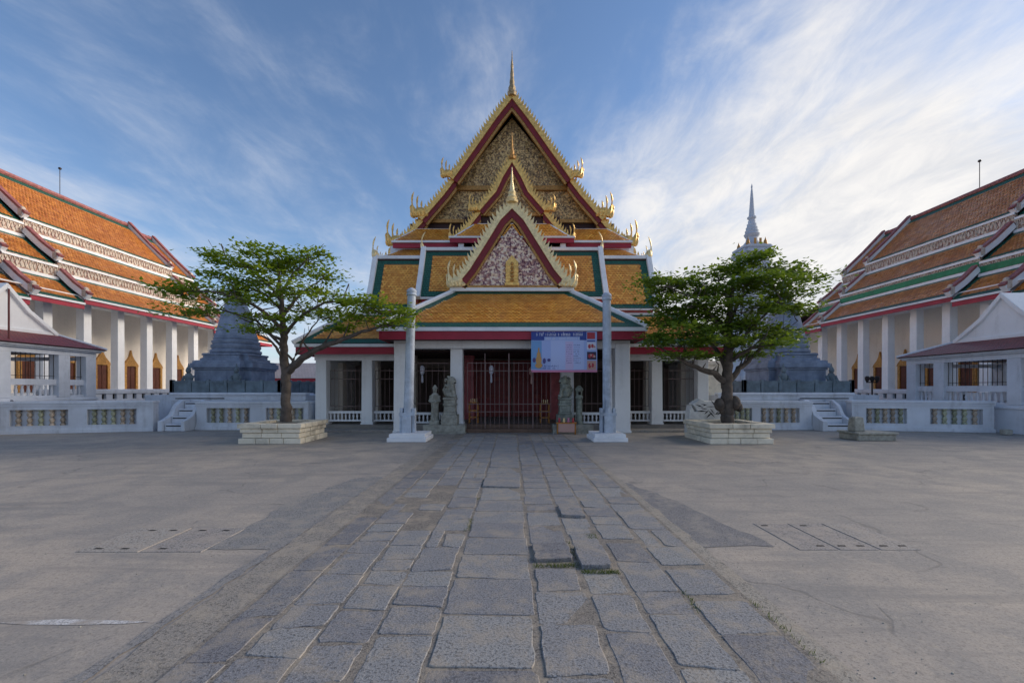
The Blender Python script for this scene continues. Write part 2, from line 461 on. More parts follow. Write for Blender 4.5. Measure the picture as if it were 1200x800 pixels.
# ------------------------------------------------------------------ mesh helpers
class MB:
    def __init__(s):
        s.v = []
        s.f = []
        s.uv = []

    def add(s, vs, fs, uvs=None):
        o = len(s.v)
        s.v += [tuple(p) for p in vs]
        for i, f in enumerate(fs):
            s.f.append([o + k for k in f])
            s.uv.append(uvs[i] if uvs else [(0, 0)] * len(f))
        return s

    def box(s, x0, x1, y0, y1, z0, z1):
        x0, x1 = sorted((x0, x1)); y0, y1 = sorted((y0, y1)); z0, z1 = sorted((z0, z1))
        return s.add([(x0, y0, z0), (x1, y0, z0), (x1, y1, z0), (x0, y1, z0), (x0, y0, z1), (x1, y0, z1), (x1, y1, z1), (x0, y1, z1)],
                     [(3, 2, 1, 0), (4, 5, 6, 7), (0, 1, 5, 4), (1, 2, 6, 5), (2, 3, 7, 6), (3, 0, 4, 7)])

    def obox(s, o, u, v, w, a, b, c):
        """box spanned from corner o by unit vectors u,v,w and lengths a,b,c"""
        o, u, v, w = Vector(o), Vector(u) * a, Vector(v) * b, Vector(w) * c
        P = [o, o + u, o + u + v, o + v, o + w, o + u + w, o + u + v + w, o + v + w]
        return s.add(P, [(3, 2, 1, 0), (4, 5, 6, 7), (0, 1, 5, 4), (1, 2, 6, 5), (2, 3, 7, 6), (3, 0, 4, 7)])

    def prism(s, poly, to3, t):
        """poly in 2D, to3(a,b,depth) -> 3D; extruded from depth 0 to t"""
        n = len(poly)
        P = [to3(a, b, 0) for a, b in poly] + [to3(a, b, t) for a, b in poly]
        F = [list(range(n)), list(range(2 * n - 1, n - 1, -1))] + [(i, i + n, (i + 1) % n + n, (i + 1) % n) for i in range(n)]
        return s.add(P, F)

    def xz(s, poly, y0, y1):
        return s.prism(poly, lambda a, b, d: (a, y0 + d, b), y1 - y0)

    def yz(s, poly, x0, x1):
        return s.prism(poly, lambda a, b, d: (x0 + d, a, b), x1 - x0)

    def xy(s, poly, z0, z1):
        return s.prism(poly, lambda a, b, d: (a, b, z0 + d), z1 - z0)

    def tube(s, pts, radii, n=6, cap=True):
        pts = [Vector(p) for p in pts]
        rings = []
        up = Vector((0.13, 0.31, 0.94)).normalized()
        for i, p in enumerate(pts):
            t = (pts[min(i + 1, len(pts) - 1)] - pts[max(i - 1, 0)])
            t = t.normalized() if t.length > 1e-9 else Vector((0, 0, 1))
            a = t.cross(up)
            if a.length < 0.1:
                a = t.cross(Vector((1, 0, 0)))
            a.normalize()
            b = t.cross(a).normalized()
            r = radii[i] if hasattr(radii, '__len__') else radii
            rings.append([p + (a * math.cos(2 * math.pi * k / n) + b * math.sin(2 * math.pi * k / n)) * r for k in range(n)])
        V = [p for r in rings for p in r]
        F = []
        for i in range(len(rings) - 1):
            for k in range(n):
                F.append((i * n + k, i * n + (k + 1) % n, (i + 1) * n + (k + 1) % n, (i + 1) * n + k))
        if cap:
            F.append(list(range(n - 1, -1, -1)))
            F.append([(len(rings) - 1) * n + k for k in range(n)])
        return s.add(V, F)

    def lathe(s, prof, c, n=16, square=False, rot=0.0):
        """prof: list of (radius, z) from bottom up"""
        V, F = [], []
        for r, z in prof:
            for k in range(n):
                a = 2 * math.pi * (k + 0.5) / n + rot
                q = r / math.cos(math.pi / n) if square else r
                V.append((c[0] + q * math.cos(a), c[1] + q * math.sin(a), c[2] + z))
        for i in range(len(prof) - 1):
            for k in range(n):
                F.append((i * n + k, i * n + (k + 1) % n, (i + 1) * n + (k + 1) % n, (i + 1) * n + k))
        F.append(list(range(n - 1, -1, -1)))
        F.append([(len(prof) - 1) * n + k for k in range(n)])
        return s.add(V, F)

    def ball(s, c, rad, n=10, m=7, rot=None):
        V, F = [], []
        for i in range(m + 1):
            th = math.pi * i / m
            for k in range(n):
                ph = 2 * math.pi * k / n
                q = Vector((rad[0] * math.sin(th) * math.cos(ph), rad[1] * math.sin(th) * math.sin(ph), rad[2] * math.cos(th)))
                if rot:
                    q = rot @ q
                V.append(Vector(c) + q)
        for i in range(m):
            for k in range(n):
                F.append((i * n + k, (i + 1) * n + k, (i + 1) * n + (k + 1) % n, i * n + (k + 1) % n))
        return s.add(V, F)

    def mesh(s, name, mat, smooth=False, uv=False):
        me = bpy.data.meshes.new(name)
        me.from_pydata(s.v, [], s.f)
        if uv:
            l = me.uv_layers.new(name='UVMap')
            flat = [c for f in s.uv for p in f for c in p]
            l.data.foreach_set('uv', flat)
        bm = bmesh.new()
        bm.from_mesh(me)
        bmesh.ops.recalc_face_normals(bm, faces=bm.faces)
        bm.to_mesh(me)
        bm.free()
        if smooth:
            me.polygons.foreach_set('use_smooth', [True] * len(me.polygons))
            try:
                me.set_sharp_from_angle(angle=R(40))
            except Exception:
                pass
        me.materials.append(M[mat] if isinstance(mat, str) else mat)
        return me

    def build(s, name, mat, parent=None, smooth=False, uv=False, bevel=0.0, kind=None):
        o = bpy.data.objects.new(name, s.mesh(name, mat, smooth, uv))
        COL.objects.link(o)
        if parent is not None:
            adopt(o, parent)
        if bevel:
            bv = o.modifiers.new('bevel', 'BEVEL')
            bv.width = bevel
            bv.segments = 2
            bv.limit_method = 'ANGLE'
        if kind:
            o['kind'] = kind
        return o


ORIGIN = {}


def adopt(o, parent):
    """parent o, keeping the coordinates o was modelled in"""
    o.parent = parent
    off = ORIGIN.get(parent.name)
    if off is not None:
        o.matrix_parent_inverse = Matrix.Translation(-off)
    if o.name not in ORIGIN and o.type == 'MESH':
        pass


def thing(name, label, cat, loc=(0, 0, 0), group=None):
    o = bpy.data.objects.new(name, None)
    o.empty_display_size = 0.3
    COL.objects.link(o)
    o.location = loc
    ORIGIN[o.name] = Vector(loc)
    o['label'] = label
    o['category'] = cat
    if group:
        o['group'] = group
    return o


def tag(o, label, cat, group=None):
    o['label'] = label
    o['category'] = cat
    if group:
        o['group'] = group
    return o


def dup(o, parent=None):
    c = o.copy()
    COL.objects.link(c)
    if parent is not None:
        c.parent = parent
    for ch in o.children:
        dup(ch, c)
    return c


def place_copy(mesh_obj, loc, parent, rotz=None):
    """another piece sharing the mesh of mesh_obj"""
    c = mesh_obj.copy()
    COL.objects.link(c)
    c.location = loc
    inv = mesh_obj.matrix_parent_inverse.copy()
    if rotz is not None:
        c.rotation_euler = (0, 0, rotz)
    c.parent = parent
    c.matrix_parent_inverse = inv
    return c


def wx(px, d):
    return (px - 600) * d / 500


def wz(py, d):
    return EYE + (455 - py) * d / 500


def remesh(mb, name, mat, parent, voxel=0.02, smooth_it=2):
    """weld overlapping volumes into one continuous skin"""
    me = mb.mesh(name, mat)
    o = bpy.data.objects.new(name, me)
    COL.objects.link(o)
    r = o.modifiers.new('remesh', 'REMESH')
    r.mode = 'VOXEL'
    r.voxel_size = voxel
    if smooth_it:
        sm = o.modifiers.new('smooth', 'SMOOTH')
        sm.iterations = smooth_it
        sm.factor = 0.5
    dg = bpy.context.evaluated_depsgraph_get()
    nm = bpy.data.meshes.new_from_object(o.evaluated_get(dg))
    o.modifiers.clear()
    o.data = nm
    nm.name = name
    if not nm.materials:
        nm.materials.append(M[mat])
    nm.polygons.foreach_set('use_smooth', [True] * len(nm.polygons))
    if parent is not None:
        adopt(o, parent)
    return o


# ------------------------------------------------------------------ roof helpers
def inset_poly(P, ins):
    """P convex CCW 2D polygon, ins per edge -> inner polygon"""
    n = len(P)
    L = []
    for i in range(n):
        a, b = Vector(P[i]), Vector(P[(i + 1) % n])
        d = (b - a).normalized()
        nr = Vector((-d.y, d.x))
        L.append((a + nr * ins[i], d))
    out = []
    for i in range(n):
        p, d = L[i - 1]
        q, e = L[i]
        den = d.x * e.y - d.y * e.x
        if abs(den) < 1e-6:
            out.append(tuple(q))
            continue
        t = ((q.x - p.x) * e.y - (q.y - p.y) * e.x) / den
        out.append(tuple(p + d * t))
    return out


PIECE = {'tile_orange': ('glazed_orange', 0.150, 0.125), 'tile_rust': ('glazed_rust', 0.19, 0.17)}


def lay_tiles(top, poly, to3, nrm, tile):
    """pointed glazed tiles in lapped, staggered rows over the slope; far past 300 and a few pixels each -> one part"""
    mat, tw, th = PIECE[tile]
    us, vs = [p[0] for p in poly], [p[1] for p in poly]
    n = len(poly)

    def inside(a, b, m=0.03):
        for i in range(n):
            p, q = poly[i], poly[(i + 1) % n]
            dx, dy = q[0] - p[0], q[1] - p[1]
            L = math.hypot(dx, dy)
            if L < 1e-6:
                continue
            if (dx * (b - p[1]) - dy * (a - p[0])) / L < m:
                return False
        return True
    V, F, T = [], [], []
    rows = int((max(vs) - min(vs)) / th) + 1
    for r in range(rows):
        v = min(vs) + r * th
        k0 = 0.5 * (r % 2)
        for k in range(int((max(us) - min(us)) / tw) + 2):
            uc = min(us) + (k + k0) * tw
            if not inside(uc, v + th * 0.5):
                continue
            h = tw * 0.485
            j = random.uniform(-0.006, 0.006)
            l = 0.030 + random.uniform(-0.007, 0.007)
            o = len(V)
            for a, b, z in ((uc, v - th * 0.1 + j, l), (uc + h, v + th * 0.42 + j, l * 0.8), (uc + h, v + th * 1.15, 0.008), (uc - h, v + th * 1.15, 0.008), (uc - h, v + th * 0.42 + j, l * 0.8)):
                V.append(to3((a, b)) + nrm * z)
            F.append((o, o + 1, o + 2, o + 3, o + 4))
            T.append(min(1.0, max(0.0, random.gauss(0.5, 0.22))))
    if not F:
        return
    me = bpy.data.meshes.new('glazed_tiles')
    me.from_pydata([tuple(p) for p in V], [], F)
    me.materials.append(M[mat])
    at = me.attributes.new('tint', 'FLOAT', 'FACE')
    at.data.foreach_set('value', T)
    o = bpy.data.objects.new('glazed_tiles', me)
    COL.objects.link(o)
    o.parent = top
    o['kind'] = 'stuff'


def roof(parent, pts, ins, thick=0.10, tile='tile_orange', edge='tile_green', under='soffit', name='roof_slope', pieces=True):
    """tiled slope: pts = 3D polygon, first edge is the eave; ins = border width per edge"""
    P3 = [Vector(p) for p in pts]
    u = (P3[1] - P3[0]).normalized()
    nrm = Vector((0, 0, 0))
    for i in range(1, len(P3) - 1):
        nrm += (P3[i] - P3[0]).cross(P3[i + 1] - P3[0])
    nrm.normalize()
    if nrm.z < 0:
        P3 = [P3[1], P3[0]] + P3[:1:-1]
        ins = [ins[0]] + list(ins[:0:-1])
        u = -u
        nrm = -nrm
    v = nrm.cross(u)
    o = P3[0]
    P2 = [((p - o).dot(u), (p - o).dot(v)) for p in P3]
    I2 = inset_poly(P2, [max(k, 0.0) for k in ins])
    to3 = lambda q: o + u * q[0] + v * q[1]
    n = len(P2)
    mb = MB()
    mb.add([to3(q) for q in I2], [list(range(n))], [[tuple(q) for q in I2]])
    top = mb.build(name, tile, parent, uv=True)
    if tile in PIECE and pieces:
        lay_tiles(top, I2, to3, nrm, tile)
    if any(k > 0 for k in ins):
        bb = MB()
        for i in range(n):
            j = (i + 1) % n
            if ins[i] > 0:
                q = [P2[i], P2[j], I2[j], I2[i]]
                bb.add([to3(c) + nrm * 0.004 for c in q], [(0, 1, 2, 3)], [[tuple(c) for c in q]])
        b = bb.build('tile_border', edge, None, uv=True)
        b.parent = top
    ub = MB()
    low = [to3(q) - nrm * 0.012 for q in P2]
    bot = [to3(q) - nrm * thick for q in P2]
    ub.add(low + bot, [list(range(n)), list(range(2 * n - 1, n - 1, -1))] + [(i, (i + 1) % n, (i + 1) % n + n, i + n) for i in range(n)])
    ub.build('roof_deck', under, None).parent = top
    return top


def offset_line(pts, w):
    """pts: apex -> foot on the right side (x grows, z falls); parallel line w further in"""
    out = []
    n = len(pts)
    nr = []
    for i in range(n - 1):
        d = Vector((pts[i + 1][0] - pts[i][0], pts[i + 1][1] - pts[i][1])).normalized()
        nr.append(Vector((d.y, -d.x)))
    for i in range(n):
        if i == 0:
            d = Vector((pts[1][0] - pts[0][0], pts[1][1] - pts[0][1])).normalized()
            out.append((pts[0][0], pts[0][1] - w / max(d.x, 0.2)))
        else:
            m = nr[min(i, n - 2)] + nr[i - 1]
            m.normalize()
            k = w / max(m.dot(nr[i - 1]), 0.5)
            out.append((pts[i][0] + m.x * k, pts[i][1] + m.y * k))
    return out


def strip_poly(a, b):
    return list(a) + list(reversed(b))


def mirror2(p):
    return [(-x, z) for x, z in p]


def resample(pts, step):
    out = []
    acc = 0.0
    for i in range(len(pts) - 1):
        a, b = Vector(pts[i]), Vector(pts[i + 1])
        L = (b - a).length
        t = acc
        while t < L:
            out.append((a + (b - a) * (t / L), (b - a).normalized()))
            t += step
        acc = t - L
    return out


def flame(mb, x, y, z, h, lean, w, sgn=1, curl=0.35):
    """one rising flame tongue of a roof-end ornament, leaning outwards then curling up"""
    pts, rad = [], []
    for i in range(8):
        t = i / 7
        pts.append((x + sgn * h * (lean * math.sin(t * 2.4) - curl * t * t), y, z + h * t))
        rad.append(w * (1 - t) ** 0.75 * (0.75 + 0.45 * math.sin(t * 9)) + 0.008)
    mb.tube(pts, rad, 5)


def roof_end(parent, x, y, z, h, sgn, mat='gold', name='roof_end_ornament'):
    """naga-head cluster: rising tongues, the outermost the tallest and flaring outwards"""
    mb = MB()
    h *= 1.12
    for k, (dx, hh, lean) in enumerate(((0.16, 1.0, 0.22), (-0.02, 0.86, 0.17), (-0.18, 0.66, 0.13), (-0.32, 0.46, 0.10), (0.30, 0.52, 0.34))):
        flame(mb, x + sgn * h * dx * 0.72, y + 0.012 * k, z - h * 0.16, h * hh, lean, h * 0.115, sgn, 0.02)
    mb.ball((x - sgn * h * 0.02, y, z + h * 0.04), (h * 0.21, h * 0.11, h * 0.17))
    mb.ball((x + sgn * h * 0.16, y, z - h * 0.03), (h * 0.11, h * 0.10, h * 0.11))
    return mb.build(name, mat, parent, smooth=True)


def crest(parent, lines, y0, y1, tooth, step, mat='gold', sgn=(1, -1)):
    """row of leaf-shaped teeth along a bargeboard; too fine to pick apart -> one part"""
    mb = MB()
    for sg in sgn:
        for p, d in resample(lines, step):
            n = Vector((-d.y, d.x))       # outwards, up
            n = (n + Vector((0, 0.45)) + Vector((random.uniform(-.12, .12), random.uniform(-.12, .12)))).normalized()
            base, w = p, step * random.uniform(0.48, 0.60)
            q = [base - d * w * 0.9, base + d * w * 0.9, base + d * w * 0.5 + n * tooth * 0.45, base - d * w * 0.7 + n * tooth, base - d * w * 0.5 + n * tooth * 0.5]
            mb.xz([(sg * c.x, c.y) for c in q], y0, y1)
    o = mb.build('bargeboard_crest', mat, parent, kind='stuff')
    return o


def pediment(parent, apex_z, base_z, hw, y, mat, amp=0.05, freq=5.0, n=56, name='pediment', z_top=None, hw_top=0.0):
    """carved relief field: a triangle (or a trapezium if hw_top > 0), real relief"""
    mb = MB()
    V, F = [], []
    for i in range(n + 1):
        t = i / n
        z = apex_z + (base_z - apex_z) * t
        h = hw_top + (hw - hw_top) * t
        for j in range(n + 1):
            x = -h + 2 * h * j / n
            k = noise.turbulence(Vector((abs(x) * freq, y, z * freq)), 2, False)
            edge = min(j, n - j, 3) / 3
            V.append((x, y - amp * min(k, 1.0) * edge, z))
    for i in range(n):
        for j in range(n):
            a = i * (n + 1) + j
            F.append((a, a + 1, a + n + 2, a + n + 1))
    mb.add(V, F)
    return mb.build(name, mat, parent)

# ------------------------------------------------------------------ ground and stone path
def build_ground():
    mb = MB()
    mb.add([(-600, -300, 0), (600, -300, 0), (600, 900, 0), (-600, 900, 0)], [(0, 1, 2, 3)])
    g = mb.build('ground', 'concrete')
    g['kind'] = 'structure'

    def patch(name, pts, mat, z=0.004, jit=0.05):
        """a poured patch with a ragged edge"""
        ring = []
        for i in range(len(pts)):
            a, b = Vector(pts[i]), Vector(pts[(i + 1) % len(pts)])
            k = max(2, int((b - a).length / 0.16))
            for j in range(k):
                q = a + (b - a) * (j / k)
                ring.append((q.x + random.uniform(-jit, jit), q.y + random.uniform(-jit, jit)))
        m = MB()
        m.add([(x, y, z) for x, y in ring], [list(range(len(ring)))])
        o = m.build(name, mat)
        o['kind'] = 'structure'
        return o
    patch('asphalt_patch', [(-3.2, 4.55), (-2.46, 4.5), (-2.44, 8.2), (-3.0, 8.1), (-3.3, 6.2)], 'asphalt_patch')
    patch('asphalt_patch', [(1.9, 4.55), (2.8, 4.62), (2.55, 6.3), (2.1, 7.6), (1.9, 7.9)], 'asphalt_patch')
    # the concrete margin along the left side of the path and the narrow right one
    patch('path_margin', [(-2.44, 1.4), (-2.06, 1.4), (-2.06, 15.3), (-2.44, 15.3)], 'path_edge', 0.010, 0.02)
    patch('path_margin', [(1.88, 1.4), (2.06, 1.4), (1.96, 15.3), (1.86, 15.3)], 'path_edge', 0.010, 0.02)
    # an old tar joint beside the margin
    patch('tar_joint', [(-2.60, 1.4), (-2.47, 1.4), (-2.47, 6.0), (-2.53, 6.0)], 'asphalt_patch', 0.006, 0.03)
    patch('paint_streak', [(-3.75, 3.10), (-3.3, 3.06), (-2.62, 3.10), (-3.3, 3.15)], 'road_paint', 0.003, 0.012)

    bed = MB()
    bed.add([(-2.07, 1.2, 0.012), (1.90, 1.2, 0.012), (1.90, 15.95, 0.012), (-2.07, 15.95, 0.012)], [(0, 1, 2, 3)])
    pb = bed.build('path', 'path_mortar')
    pb['kind'] = 'structure'

    cols = [(-2.05, -1.73), (-1.72, -1.33), (-1.32, -0.95), (-0.94, -0.53), (-0.51, 0.165), (0.185, 0.61), (0.63, 0.98), (1.0, 1.40), (1.42, 1.86)]
    lens = [(0.50, 1.05), (0.28, 0.60), (0.26, 0.58), (0.28, 0.60), (0.45, 0.75), (0.30, 0.62), (0.30, 0.60), (0.28, 0.66), (0.32, 0.75)]
    fixed = {4: [1.9, 2.565, 3.18, 3.78, 4.33, 4.82, 5.35, 5.86, 6.45, 7.25, 7.95, 8.5],
             5: [1.9, 2.5, 3.05, 3.55, 4.0, 4.13, 4.62, 5.25, 5.9],
             6: [1.9, 2.4, 2.95, 3.5, 3.97, 4.55, 4.95, 5.55, 6.15, 6.7],
             0: [1.7, 2.62, 3.15, 3.95, 4.6]}
    special = {(5, 4.13): 0.046, (6, 3.97): 0.050, (7, 5.55): 0.035, (6, 5.55): 0.045, (4, 7.25): 0.04}
    count = 0
    for ci, (x0, x1) in enumerate(cols):
        js = list(fixed.get(ci, [1.5 + random.random() * 0.4]))
        while js[-1] < 15.5:
            far = 1.0 if js[-1] < 9 else 1.35
            js.append(js[-1] + random.uniform(*lens[ci]) * far)
        js = [j for j in js if j < 15.6] + [15.92]
        cells = []
        for a, b in zip(js[:-1], js[1:]):
            if ci not in (0, 4) and (ci, a) not in special and x1 - x0 > 0.35 and random.random() < 0.07:
                s_ = x0 + (x1 - x0) * random.uniform(0.38, 0.62)
                cells += [(x0, s_ - 0.004, a, b), (s_ + 0.004, x1, a, b - 0.03 * random.random())]
            else:
                cells.append((x0, x1, a, b))
        for x0, x1, a, b in cells:
            if b - a < 0.2:
                continue
            if ci == 0 and b > 5.2 and random.random() < 0.55:
                continue                                    # here the mortar has covered the edge row
            if ci in (1, 2) and 5.2 < b < 7.6 and random.random() < 0.35:
                continue
            g = random.uniform(0.003, 0.015)
            h = random.uniform(0.0135, 0.020)
            for (c_, y_), hh in special.items():
                if c_ == ci and abs(a - y_) < 1e-6:
                    h = hh
            tilt = (random.uniform(-0.012, 0.012), random.uniform(-0.010, 0.010))
            if h > 0.04:
                tilt = (0.01, -0.02)
                g = 0.022
            skew = random.uniform(-0.03, 0.03)
            if ci not in (0, 4) and (ci, a) not in special and b - a > 0.5 and random.random() < 0.12:
                b = b - 0.10                                  # a gap filled with sand
            jl, jr = random.uniform(-0.012, 0.022), random.uniform(-0.012, 0.022)
            cs = [(x0 + g + jl, a + g + skew), (x1 - g - jr, a + g - skew), (x1 - g - jr * random.random(), b - g), (x0 + g + jl * random.random(), b - g)]
            ring = []
            for i in range(4):
                p, q = cs[i], cs[(i + 1) % 4]
                pv, qv = Vector(p), Vector(q)
                r = 0.012 + 0.05 * random.random() ** 4
                L = (qv - pv).length
                ring.append(pv + (qv - pv) * (r / L))
                for tm in (0.2, 0.4, 0.6, 0.8):
                    ring.append(pv + (qv - pv) * (tm + random.uniform(-0.06, 0.06)) + Vector((random.uniform(-0.009, 0.009), random.uniform(-0.009, 0.009))))
                ring.append(qv - (qv - pv) * (r * random.uniform(0.5, 1.0) / L))
            c = sum(ring, Vector((0, 0))) / len(ring)
            n = len(ring)
            bot = [(p.x, p.y, 0.002) for p in ring]
            mid, top = [], []
            for p in ring:
                dz = tilt[0] * (p.x - c.x) + tilt[1] * (p.y - c.y)
                mid.append((p.x, p.y, h - 0.004 + dz))
                q = p + (c - p).normalized() * 0.006
                top.append((q.x, q.y, h + dz + random.uniform(-0.001, 0.001)))
            m = MB()
            m.add(bot + mid + top, [(i, (i + 1) % n, (i + 1) % n + n, i + n) for i in range(n)] +
                  [(i + n, (i + 1) % n + n, (i + 1) % n + 2 * n, i + 2 * n) for i in range(n)] + [list(range(2 * n, 3 * n))])
            dark = (ci == 0) or (ci == 4 and a < 2.0) or random.random() < 0.06 or (ci == 5 and a > 13)
            s = m.build('slab', 'granite_dark' if dark else 'granite', pb)
            count += 1
    # grass in the widest joints
    mb = MB()
    tint = []
    tufts = [(0.20, 0.60, 4.02, 4.10, 420), (0.64, 0.99, 3.88, 3.95, 480), (-0.55, -0.50, 5.05, 5.5, 120), (0.86, 0.96, 4.78, 4.92, 160),
             (0.60, 0.64, 4.0, 4.7, 120), (1.40, 1.44, 3.2, 3.55, 90), (1.88, 1.93, 2.6, 3.4, 120), (-0.55, -0.5, 6.4, 6.6, 40)]
    for x0, x1, y0, y1, k in tufts:
        for _ in range(k):
            x, y = random.uniform(x0, x1), random.uniform(y0, y1)
            h = random.uniform(0.012, 0.05)
            a = random.uniform(0, 6.28)
            dx, dy = math.cos(a), math.sin(a)
            w = 0.004
            o = random.uniform(-0.03, 0.03), random.uniform(-0.03, 0.03)
            mb.add([(x - dy * w, y + dx * w, 0.0), (x + dy * w, y - dx * w, 0.0), (x + o[0], y + o[1], h)], [(0, 1, 2)])
            tint.append(random.random())
    o = mb.build('joint_grass', 'grass_blade', kind='stuff')
    o['label'] = 'tufts of grass in the joints around the raised slabs'
    at = o.data.attributes.new('tint', 'FLOAT', 'FACE')
    at.data.foreach_set('value', tint)

    # concrete service covers let into the court
    def cover(x0, x1, y0, y1, slots, label, group):
        t = thing('service_cover', label, 'drain cover', ((x0 + x1) / 2, (y0 + y1) / 2, 0), group)
        m = MB()
        m.box(x0 + 0.012, x1 - 0.012, y0 + 0.012, y1 - 0.012, -0.03, 0.006)
        m.build('cover_plate', 'cover_concrete', t, bevel=0.004)
        for sx, sy in slots:
            q = MB()
            q.xy([(sx - 0.045, sy - 0.014), (sx + 0.04, sy - 0.016), (sx + 0.047, sy + 0.010), (sx - 0.03, sy + 0.016)], 0.0065, 0.0085)
            q.build('lifting_slot', 'slot', t)
    cover(-4.55, -3.88, 4.42, 5.2, [(-4.38, 4.52), (-4.1, 4.52), (-4.3, 5.1), (-4.05, 5.1)], 'concrete service cover on the left of the court, farther from the path', 'covers set in the left court')
    cover(-3.88, -3.22, 4.42, 5.2, [(-3.7, 4.52), (-3.42, 5.1), (-3.7, 5.1)], 'concrete service cover on the left of the court, next to the dark asphalt patch', 'covers set in the left court')
    cover(3.02, 3.45, 4.48, 5.38, [(3.12, 5.28), (3.32, 4.6)], 'concrete service cover on the right of the court, nearest the stone path', 'covers set in the right court')
    cover(3.45, 3.88, 4.48, 5.38, [(3.55, 4.6), (3.75, 4.6), (3.6, 5.28)], 'middle one of the three concrete service covers on the right', 'covers set in the right court')
    cover(3.88, 4.32, 4.48, 5.38, [(4.0, 4.6), (4.2, 4.6)], 'concrete service cover on the right of the court, farthest from the path', 'covers set in the right court')
    # loose bits of stone and leaf litter on the court
    mb = MB()
    for _ in range(420):
        y = 2.5 + 12 * random.random() ** 1.6
        x = random.uniform(-1, 1) * (y * 1.15)
        if -2.5 < x < 2.0 and random.random() < 0.7:
            continue
        s_ = random.uniform(0.003, 0.008)
        mb.ball((x, y, s_ * 0.4), (s_, s_ * random.uniform(0.5, 1), s_ * 0.6), 5, 3)
    for _ in range(120):
        y = 2.4 + 3.5 * random.random()
        x = 2.06 + random.random() ** 2 * 0.5
        s_ = random.uniform(0.002, 0.005)
        mb.ball((x, y, s_ * 0.4), (s_, s_, s_ * 0.6), 5, 3)
    o = mb.build('grit', 'grey_stone', kind='stuff')
    o['label'] = 'scattered grit and small stones on the courtyard'
    return pb


build_ground()


# ------------------------------------------------------------------ the great hall
def slab_line(parent, name, mat, pts, w, t0, t1):
    m = MB()
    m.xz(pts, t0, t1)
    return m.build(name, mat, parent)


